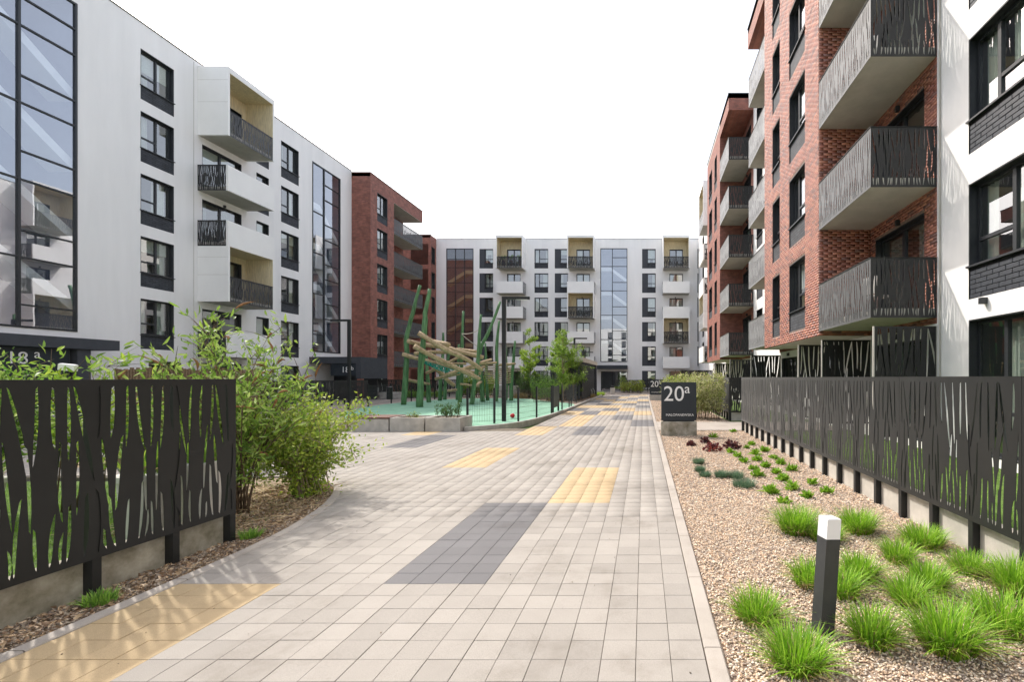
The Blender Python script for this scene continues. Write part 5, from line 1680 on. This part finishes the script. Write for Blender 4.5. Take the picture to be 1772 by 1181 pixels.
# ------------------------------------------------------------------ playground
climb = thing('climbing_frame', 'climbing structure of green stained trunks and tilted peeled logs on the rubber surface', 'climbing frame', (-11.5, 29, 0.03))
off = -climb.location
POSTS = [([(-14.04, 27.7, 0), (-13.86, 27.7, 2.69), (-13.86, 27.7, 3.97), (-13.52, 27.7, 5.34), (-13.08, 27.7, 7.03)], .155),
         ([(-12.06, 25.5, 0), (-11.97, 25.5, 2.31), (-11.84, 25.5, 3.64), (-11.75, 25.5, 5.11), (-11.51, 25.5, 6.4)], .17),
         ([(-13.83, 30.5, 0), (-13.9, 30.5, 1.57), (-14.0, 30.5, 3.15)], .14), ([(-13.94, 32.4, 0), (-13.88, 32.4, 1.75), (-13.75, 32.4, 3.25), (-13.71, 32.4, 4.7)], .13),
         ([(-14.29, 34, 0), (-14.22, 34, 1.37), (-13.99, 34, 3.33), (-13.96, 34, 3.82)], .13), ([(-11.83, 30.5, 0), (-11.73, 30.5, 1.92), (-11.71, 30.5, 3.68), (-11.62, 30.5, 5.91)], .135),
         ([(-10.13, 27.9, 0), (-10.0, 27.9, 1.09), (-9.79, 27.9, 2.38), (-9.71, 27.9, 3.67), (-9.59, 27.9, 5.35)], .135),
         ([(-10.52, 31.0, 0), (-10.61, 31.0, 1.39), (-10.78, 31.0, 2.82), (-10.61, 31.0, 3.72), (-10.02, 31.0, 4.88), (-9.4, 31.0, 6.6)], .15),
         ([(-10.81, 32.8, 0), (-10.87, 32.8, 1.94), (-10.97, 32.8, 4.03)], .12), ([(-9.85, 31.6, 0), (-9.78, 31.6, 1.57), (-9.8, 31.6, 3.58), (-9.65, 31.6, 5.42)], .14),
         ([(-9.62, 33.0, 0), (-9.57, 33.0, 1.95), (-9.62, 33.0, 3.85)], .13), ([(-9.07, 32.4, 0), (-9.05, 32.4, 1.56), (-8.93, 32.4, 2.5), (-8.82, 32.4, 4.14)], .14),
         ([(-13.17, 33.5, 0), (-13.14, 33.5, 1.95), (-13.08, 33.5, 3.98)], .12)]
rp = random.Random(4)
def wobbly(pts, r, seed, n=4, taper=0.45, k=12):
    rr = random.Random(seed)
    q = smooth_line([Vector(p) for p in pts], n)
    m = MB()
    ph = rr.uniform(0, 6)
    rad = [r * (1 - taper * (i / (len(q) - 1)) ** 1.6) * (1 + 0.07 * math.sin(i * 1.3 + ph) + rr.uniform(-0.04, 0.04)) for i in range(len(q))]
    pts2 = [p + Vector((rr.uniform(-.3, .3), rr.uniform(-.3, .3), 0)) * r * 0.35 for p in q]
    pts2[0] = q[0]
    return m, pts2, rad
for i, (pts, r) in enumerate(POSTS):
    m, q, rad = wobbly(pts, r, i, taper=0.5)
    m.tube([tuple(Vector(p)) for p in q], rad, 11)
    ob('trunk_post', m.mesh('trunk_post', 'green_paint', True), climb, off)
LOGS = [([(-11.95, 25.1, 3.99), (-10.73, 25.68, 3.13), (-10.24, 26.25, 2.84), (-9.92, 26.82, 2.58), (-9.33, 27.4, 2.04)], .135), ([(-12.05, 24.9, 3.26), (-11.31, 25.73, 2.7), (-10.24, 26.57, 2.03), (-9.48, 27.4, 1.53)], .135),
        ([(-13.57, 27.3, 3.73), (-13.19, 28.03, 3.6), (-12.02, 28.77, 3.45), (-11.85, 29.3, 3.42)], .13), ([(-12.57, 28.2, 3.76), (-11.36, 27.6, 3.54)], .15), ([(-11.53, 28.0, 3.33), (-10.83, 28.1, 3.14), (-9.56, 28.2, 2.82)], .14),
        ([(-11.6, 29.5, 3.38), (-10.02, 28.6, 3.19)], .11), ([(-13.96, 27.4, 2.98), (-13.25, 27.7, 2.74), (-12.31, 28.0, 2.49), (-11.04, 28.3, 2.12), (-9.85, 28.6, 1.84)], .12),
        ([(-12.62, 26.2, 2.95), (-12.4, 27.6, 3.12), (-12.03, 29.0, 3.15)], .11), ([(-12.53, 28.5, 1.55), (-10.88, 28.0, 1.86)], .09), ([(-12.93, 29.0, 2.2), (-12.62, 29.33, 1.98), (-12.31, 29.67, 1.48), (-11.98, 30.0, 1.11)], .13),
        ([(-12.81, 31.0, 0.75), (-12.23, 31.0, 0.83)], .09), ([(-10.51, 30.6, 2.5), (-9.7, 31.2, 2.61)], .08), ([(-9.57, 31.4, 2.47), (-8.66, 32.0, 2.56)], .08), ([(-12.5, 30.6, 2.52), (-11.36, 30.2, 2.51)], .09), ([(-13.9, 30.3, 1.9), (-12.9, 30.0, 2.3), (-11.8, 30.3, 2.95)], .10), ([(-13.8, 32.2, 2.6), (-12.2, 31.6, 2.2), (-10.9, 32.5, 2.35)], .10),
        ([(-11.7, 30.3, 1.2), (-10.9, 31.9, 1.0)], .08), ([(-11.3, 27.0, 1.75), (-10.0, 27.9, 2.35), (-9.6, 29.8, 2.75)], .10), ([(-13.9, 27.7, 1.5), (-13.8, 30.4, 1.2)], .09), ([(-10.1, 28.0, 1.0), (-10.6, 30.9, 1.35)], .09)]
for i, (pts, r) in enumerate(LOGS):
    m, q, rad = wobbly(pts, r, 50 + i, taper=0.12)
    m.tube([tuple(p) for p in q], rad, 12, 0, True, 1)
    ob('log', m.mesh('log', ['log', 'log_end'], True), climb, off)
# teal rope net between the lower logs
A0, A1, B0, B1 = Vector((-12.35, 26.2, 2.60)), Vector((-10.75, 27.4, 1.98)), Vector((-12.55, 28.0, 2.45)), Vector((-10.95, 28.3, 2.0))
m = MB()
def netp(u, v):
    p = A0.lerp(A1, u).lerp(B0.lerp(B1, u), v); p.z -= 0.28 * math.sin(PI * v) * (0.4 + 0.6 * math.sin(PI * u)); return p
for i in range(9):
    m.tube([tuple(netp(i / 8, j / 6)) for j in range(7)], .028, 4)
for j in range(6):
    m.tube([tuple(netp(i / 8, j / 5)) for i in range(9)], .028, 4)
ob('rope_net', m.mesh('rope_net', 'rope_teal', True), climb, off)
for i in range(9):
    t = i / 8
    a = Vector((-10.45, 30.75, 2.42 - 1.15 * t)); c = Vector((-9.75, 31.3, 2.42 - 1.15 * t))
    sag = Vector((0, 0, -0.04))
    m = MB(); m.tube([tuple(a + Vector((.28 * t, 0, 0))), tuple((a + c) / 2 + Vector((.05 * t, 0, 0)) + sag), tuple(c - Vector((.12 * t, 0, 0)))], .03, 6)
    ob('rung', m.mesh('rung', 'log', True), climb, off)
    a = Vector((-9.7, 31.5, 2.40 - 1.15 * t)); c = Vector((-9.0, 32.1, 2.46 - 1.15 * t))
    m = MB(); m.tube([tuple(a), tuple((a + c) / 2 + sag), tuple(c)], .03, 6)
    ob('rung', m.mesh('rung', 'log', True), climb, off)
for (p, q, s) in (((-11.68, 30.4, 4.45), (-9.72, 28.1, 4.5), .12), ((-11.68, 30.4, 4.4), (-10.75, 31.0, 3.6), .05)):
    m = MB(); p = Vector(p); q = Vector(q)
    m.tube([tuple(p.lerp(q, t / 8) - Vector((0, 0, s * 4 * (t / 8) * (1 - t / 8)))) for t in range(9)], .022, 5)
    ob('rope', m.mesh('rope', 'rope_white', True), climb, off)

def mesh_fence(label, pts, hgt=1.2, z=0.05, wires=True):
    root = thing('mesh_fence', label, 'fence', (pts[0][0], pts[0][1], z))
    P = [Vector((x, y, 0)) - Vector((pts[0][0], pts[0][1], 0)) for x, y in pts]
    for p in P:
        m = MB(); m.box(-.03, -.03, 0, .03, .03, hgt); m.box(-.034, -.034, hgt, .034, .034, hgt + .02)
        ob('post', cached(('mpost', hgt), lambda: m.mesh('post', 'black_sheet')), root, p)
    for a, b in zip(P[:-1], P[1:]):
        L = (b - a).length; d = (b - a).normalized()
        m = MB(); n = int(L / 0.055)
        for i in range(1, n):
            q = a + d * (L * i / n); e = Vector((-d.y, d.x, 0)) * .0022
            m.quad(tuple(q - d * .0026 + e), tuple(q + d * .0026 + e), tuple(q + d * .0026 + e + Vector((0, 0, hgt - .12))), tuple(q - d * .0026 + e + Vector((0, 0, hgt - .12))))
            m.quad(tuple(q + d * .0026 - e), tuple(q - d * .0026 - e), tuple(q - d * .0026 - e + Vector((0, 0, hgt - .12))), tuple(q + d * .0026 - e + Vector((0, 0, hgt - .12))))
        m.v = [(x, y, zz + .06) for x, y, zz in m.v]
        for zz in (.10, .30, .50, .70, .90, hgt - .08):
            m.tube([tuple(a + d * .03 + Vector((0, 0, zz))), tuple(b - d * .03 + Vector((0, 0, zz)))], .0045, 4)
        ob('wire_panel', m.mesh('wire_panel', 'black_sheet'), root)
    return root
mesh_fence('black wire mesh fence with square posts along the near edge of the playground', [(-5.86, 15.75), (-5.14, 16.3), (-4.5, 17.0), (-4.16, 18.4), (-4.07, 20.9)])
mesh_fence('black wire mesh fence right of the green board along the playground kerb', [(-4.02, 23.3), (-3.98, 25.3), (-3.98, 26.0), (-4.2, 29.5)])
mesh_fence('black wire mesh fence round the far left side of the playground', [(-14.95, 25.7), (-15.5, 29.1), (-15.4, 31.4), (-15.0, 34.0), (-13.3, 36.2), (-10.8, 36.7), (-8.3, 35.4), (-6.7, 32.9)])
b = thing('notice_board', 'dark green notice board mounted on the playground fence', 'board', (-4.05, 21.8, 0.05))
ob('board', box_mesh(-.03, -.62, .22, .03, .62, 1.17, 'board_green'), b)
ob('post', box_mesh(-.04, -.70, 0, .04, -.63, 1.22, 'black_sheet'), b); ob('post', box_mesh(-.04, .63, 0, .04, .70, 1.22, 'black_sheet'), b)

# ------------------------------------------------------------------ planters, bench, bins, lamps, signs
def planter(label, x0, x1):
    r = thing('planter', label, 'planter', ((x0 + x1) / 2, 14.75, 0))
    w = (x1 - x0) / 2
    m = MB(); t = .07; h = .41
    m.box(-w, -.5, 0, w, -.5 + t, h); m.box(-w, .5 - t, 0, w, .5, h); m.box(-w, -.5 + t, 0, -w + t, .5 - t, h); m.box(w - t, -.5 + t, 0, w, .5 - t, h)
    o = ob('box', m.mesh('box', 'concrete'), r)
    ob('soil', box_mesh(-w + t, -.5 + t, .05, w - t, .5 - t, h - .05, 'soil'), r)
    return r
planter('low concrete planter box between the bench and the dwarf pine planter', -7.64, -6.62)
planter('low concrete planter box holding a dwarf pine by the playground corner', -6.57, -5.52)
hedge('dwarf_pine', 'small dwarf pine growing in the concrete planter', -6.38, -5.75, 14.5, 15.0, .46, PINE, 900, .09, .016, 61, z0=.34, top_var=.6, spiky=1.2, cat='shrub')
hedge('planter_plant', 'tiny green plant in the middle concrete planter', -7.3, -7.0, 14.6, 14.9, .16, YGREEN, 160, .05, .015, 62, z0=.34, cat='plant')
r = thing('bench', 'concrete block bench with a reddish slatted wooden seat left of the planters', 'bench', (-8.25, 14.75, 0))
ob('base', box_mesh(-.55, -.5, 0, .57, .5, .38, 'concrete', .012), r)
for i in range(7):
    ob('slat', cached('bslat', lambda: box_mesh(-.62, 0, .385, .60, .12, .43, 'bench_wood', .008)), r, (0, -.52 + i * .15, 0))

def street_lamp(label, x, y, arm, h=4.56):
    r = thing('street_lamp', label, 'lamp', (x, y, 0), 0, 'black angled street lamps')
    m = MB(); m.box(-.07, -.05, 0, .07, .05, h - .1); ob('pole', cached(('lpole', h), lambda: m.mesh('pole', 'black_sheet')), r)
    m = MB(); m.box(-.07 if arm > 0 else -.93, -.05, h - .1, .93 if arm > 0 else .07, .05, h); o = ob('arm', m.mesh('arm', 'black_sheet'), r)
    m = MB(); a = .45 if arm > 0 else -.85; m.box(a, -.04, h - .108, a + .4, .04, h - .1005); ob('lens', m.mesh('lens', 'lamp_head'), o)
    m = MB(); m.box(-.1, -.08, 0, .1, .08, .012); ob('base_plate', m.mesh('plate', 'black_sheet'), r)
street_lamp('tall black lamp post standing inside the near playground fence', -5.07, 17.2, 1)
street_lamp('black lamp post with its arm to the left before the left brick block', -14.86, 23.9, -1)
street_lamp('black lamp post rising behind the willow tree by the shelter', -5.1, 34.9, 1)
street_lamp('most distant black lamp post beyond the shelter roof', -6.7, 54.0, 1)

r = thing('bollard_light', 'leaning dark grey bollard light with a white cube head among the grass tufts', 'bollard light', (1.15, 3.05, -0.03), math.radians(12))
r.rotation_euler = (0, math.radians(4.2), math.radians(14))
ob('shaft', box_mesh(-.05, -.05, 0, .05, .05, .62, 'bollard'), r)
ob('lamp_head', box_mesh(-.049, -.049, .62, .049, .049, .75, 'lamp_head', .004), r)
r = thing('bollard_light', 'tiny white garden light above the left fence top', 'garden light', (-7.15, 5.72, 0))
r.rotation_euler = (0.05, .12, .3)
ob('stake', box_mesh(-.012, -.012, 0, .012, .012, 1.74, 'anthracite'), r)
ob('head', box_mesh(-.075, -.03, 1.72, .075, .03, 1.80, 'lamp_head', .01), r)

def number_sign(label, x, y, w, num, sup, street):
    r = thing('number_sign', label, 'sign', (x, y, -0.02))
    ob('base', box_mesh(0, 0, -.05, w, .3, .40, 'concrete_mossy' if sup == 'a' else 'concrete', .01), r)
    bd = ob('board', box_mesh(.005, .06, .43, w - .005, .20, 1.51, 'dark_panel'), r)
    ob('neck', box_mesh(.06, .09, .40, w - .06, .17, .43, 'black_sheet'), r)
    ob('lettering', text_mesh(num, .60, 'lettering'), bd, (.06 * w, .055, .985))
    ob('lettering', text_mesh(sup, .38, 'lettering'), bd, (.655 * w, .055, 1.205))
    t = text_mesh(street, .098, 'lettering', 'RIGHT')
    ob('lettering', t, bd, (.92 * w, .055, .555))
    return r
number_sign('dark house number sign reading 20a on a mossy concrete base by the path', .49, 13.3, 1.0, '20', 'a', 'MALOPANEWSKA')
number_sign('farther dark number sign reading 20b half hidden behind the front sign', .41, 34.0, 1.0, '20', 'b', 'MALOPANEWSKA')

r = thing('litter_bin', 'dark litter bin on the far left playground fence post', 'bin', (-15.45, 28.8, 0.05))
m = MB(); m.tube([(0, 0, .25), (0, 0, .95)], .17, 16); ob('body', m.mesh('body', 'black_sheet', False), r)
m = MB(); m.tube([(0, 0, .951), (0, 0, 1.0), (0, 0, 1.03)], [.18, .18, .10], 16); ob('lid', m.mesh('lid', 'anthracite'), r)
m = MB(); m.box(-.03, .17, 0, .03, .22, 1.15); ob('post', m.mesh('post', 'black_sheet'), r)
r = thing('litter_bin', 'small grey litter bin at the far entrance', 'bin', (-3.05, 46.5, 0))
m = MB(); m.tube([(0, 0, .02), (0, 0, .62)], [.22, .24], 14); ob('body', m.mesh('body', 'concrete_light'), r)
m = MB(); m.tube([(0, 0, .621), (0, 0, .75), (0, 0, .80)], [.2, .2, .08], 14); ob('lid', m.mesh('lid', 'black_sheet'), r)

r = thing('red_ball', 'red ball lying on the green playground surface', 'ball', (-5.15, 18.6, .125))
import bmesh
bm = bmesh.new(); bmesh.ops.create_icosphere(bm, subdivisions=3, radius=.09)
me = bpy.data.meshes.new('ball'); bm.to_mesh(me); bm.free(); me.materials.append(M['red'])
me.polygons.foreach_set('use_smooth', [True] * len(me.polygons)); ob('ball', me, r)
m = MB(); m.tube([(-.09, 0, 0), (.09, 0, .0)], .012, 6); ob('valve', MB.mesh((lambda q: (q.tube([(0, 0, .088), (0, 0, .093)], .008, 6), q)[1])(MB()), 'valve', 'rope_white'), r)
r = thing('stone_block', 'small concrete wall at the back of the playground', 'wall', (-11.6, 38.6, 0))
for i in range(3):
    ob('wall_block', cached('wblk', lambda: box_mesh(0, 0, 0, 1.0, .35, .95, 'concrete_light', .012)), r, (-.6 + i * 1.01, 0, 0))
r = thing('concrete_block', 'low concrete block before the fence of the left brick block', 'block', (-20.2, 36.2, 0))
ob('block', box_mesh(0, 0, 0, 1.6, .6, .5, 'concrete', .012), r)

# bicycle shelter
r = thing('bicycle_shelter', 'dark flat-roofed bicycle shelter with a pale roof edge near the far entrance', 'shelter', (-5.35, 38, 0))
o0 = -r.location
b = MB(); b.box(-6.6, 32.8, 2.72, -4.2, 43.0, 3.02); ob('roof', b.mesh('roof', 'concrete_light'), r, o0)
for i in range(36):
    y = 33.0 + i * .27
    ob('slat', cached('sslat', lambda: box_mesh(0, 0, .12, .03, .12, 2.7, 'anthracite')), r, Vector((-4.32, y, 0)) + o0) if i < 30 else None
for i in range(8):
    ob('slat', cached('sslat2', lambda: box_mesh(0, 0, .12, .2, .03, 2.7, 'anthracite')), r, Vector((-6.5 + i * .27, 32.95, 0)) + o0)
b = MB(); b.box(-6.5, 33.1, 0, -6.4, 42.8, 2.7); b.box(-6.4, 42.6, 0, -4.7, 42.8, 2.7); ob('back_wall', b.mesh('wall', 'anthracite'), r, o0)
b = MB(); b.box(-4.72, 41.9, 0, -4.22, 42.6, 2.719); pier = ob('pier', b.mesh('pier', 'mortar_black'), r, o0)
for k in range(34):
    b = MB(); b.box(-4.735, 41.885, .01 + k * .079, -4.205, 42.615, .075 + k * .079); ob('brick_course', cached('pcourse%d' % k, lambda: b.mesh('course', 'clinker')), pier)
for i, y in enumerate((37.5, 38.6, 39.7)):
    h_ = thing('bicycle_rack', 'pale hoop bicycle rack in front of the shelter, %s of three' % ('nearest', 'middle', 'farthest')[i], 'bicycle rack', (-4.62 + .1 * i, y, 0), 0, 'bicycle hoops at the shelter')
    m = MB(); m.tube([(-.3, 0, 0), (-.3, 0, .5), (-.22, 0, .68), (0, 0, .76), (.22, 0, .68), (.3, 0, .5), (.3, 0, 0)], .022, 8); ob('hoop', m.mesh('hoop', 'steel', True), h_)
    m = MB(); m.box(-.36, -.05, 0, -.24, .05, .01); ob('foot', m.mesh('foot', 'steel'), h_); m = MB(); m.box(.24, -.05, 0, .36, .05, .01); ob('foot', m.mesh('foot', 'steel'), h_)

# things in the gardens behind the fences
def reed_screen(label, p0, p1, z0, z1):
    d = Vector((p1[0] - p0[0], p1[1] - p0[1], 0)); L = d.length
    r = thing('reed_screen', label, 'reed screen', (p0[0], p0[1], z0), math.atan2(d.y, d.x))
    m = MB(); n = int(L / .05); rr = random.Random(L)
    for i in range(n):
        x = (i + .5) * L / n; m.tube([(x + rr.uniform(-.008, .008), rr.uniform(-.01, .01), 0), (x, 0, (z1 - z0) + rr.uniform(-.03, .03))], .027, 4)
    o = ob('reeds', m.mesh('reeds', 'reed'), r); o['kind'] = 'stuff'
    for zz in (.2, .8):
        m = MB(); m.tube([(0, -.035, (z1 - z0) * zz), (L, -.035, (z1 - z0) * zz)], .006, 4); ob('binding_wire', m.mesh('wire', 'steel'), r)
reed_screen('brown reed screen standing behind the left fence', (-9.6, 8.6), (-7.2, 8.9), 0, 1.78)
reed_screen('brown reed screen before the far block on the right', (2.6, 46.0), (6.2, 46.0), 0, 2.25)
for i, (x, y, hh, lab) in enumerate([(-4.62, 4.95, .78, 'tall pale planter pot seen through the slots at the left fence end'), (-4.76, 4.52, .74, 'pale planter pot seen through the left fence slots, left of its twin'), (-6.9, 4.9, .6, 'pale pot farther back on the left lawn')]):
    r = thing('plant_pot', lab, 'pot', (x, y, -.04))
    m = MB(); m.tube([(0, 0, 0), (0, 0, hh)], [.14, .19], 16); ob('pot', m.mesh('pot', 'pot', False), r)
    m = MB(); m.tube([(0, 0, hh - .05), (0, 0, hh + .004)], [.205, .21], 16); ob('rim', m.mesh('rim', 'pot'), r)
    tuft('pot_plant', 'green plant in the ' + lab.split(' seen')[0].split(' farther')[0] + (' at the fence end', ' beside its twin', ' on the back lawn')[i], x, y, .35, .35, 140, 700 + i, GREEN + LIME, None, 'plant', wd=.02, z=hh - .05, dry=.05)

P = np.stack([rg.uniform(-3.5, .45, 70), 2.4 + 9 * rg.uniform(0, 1, 70) ** 1.5, np.full(70, .004)], 1)
tag(ob('path_debris', stones('debris', P, rg.uniform(.008, .016, 70), [(0.10, 0.08, 0.06), (0.2, 0.15, 0.1), (0.3, 0.25, 0.2)], rg)), 'scattered tiny stones on the paving', 'debris', kind='stuff')

for x, lab in ((-16.3, 'leafy pot plant on the left of the top far balcony'), (-15.4, 'pointed dark pot plant in the middle of the top far balcony'), (-14.4, 'small pot plant on the right of the top far balcony')):
    hedge('balcony_plant', lab, x - .22, x + .22, BY - 1.4, BY - 1.05, .62, GREEN, 260, .12, .05, int(-x * 10), z0=15.25, cat='plant', top_var=.5)
    r = thing('plant_pot', lab.replace('pot plant', 'plant') .replace('leafy', 'pot under the leafy').replace('pointed', 'pot under the pointed').replace('small', 'pot under the small'), 'pot', (x, BY - 1.22, 14.535))
    m = MB(); m.tube([(0, 0, 0), (0, 0, .72)], [.14, .18], 12); ob('pot', m.mesh('pot', 'bench_wood'), r)

def balcony_chair(label, x, y, z, rz, mat):
    r = thing('balcony_chair', label, 'chair', (x, y, z), rz)
    ob('seat', cached(('seat', mat), lambda: box_mesh(-.22, -.22, .42, .22, .22, .47, mat, .01)), r)
    ob('backrest', cached(('back', mat), lambda: box_mesh(-.22, .19, .50, .22, .225, .92, mat, .01)), r)
    for sx in (-.2, .2):
        for sy in (-.2, .2):
            ob('leg', cached(('cleg', sy), lambda: box_mesh(-.015, -.015, 0, .015, .015, .42 if sy < 0 else .90, 'steel')), r, (sx, sy, 0))
balcony_chair('white chair on the lowest near right balcony', 5.75, 11.7, 3.165, 1.9, 'pot')
balcony_chair('dark red chair on the second near right balcony', 5.8, 12.4, 6.065, 1.2, 'bench_wood')
balcony_chair('pale chair on the third near right balcony', 5.7, 11.6, 8.965, 2.2, 'pot')
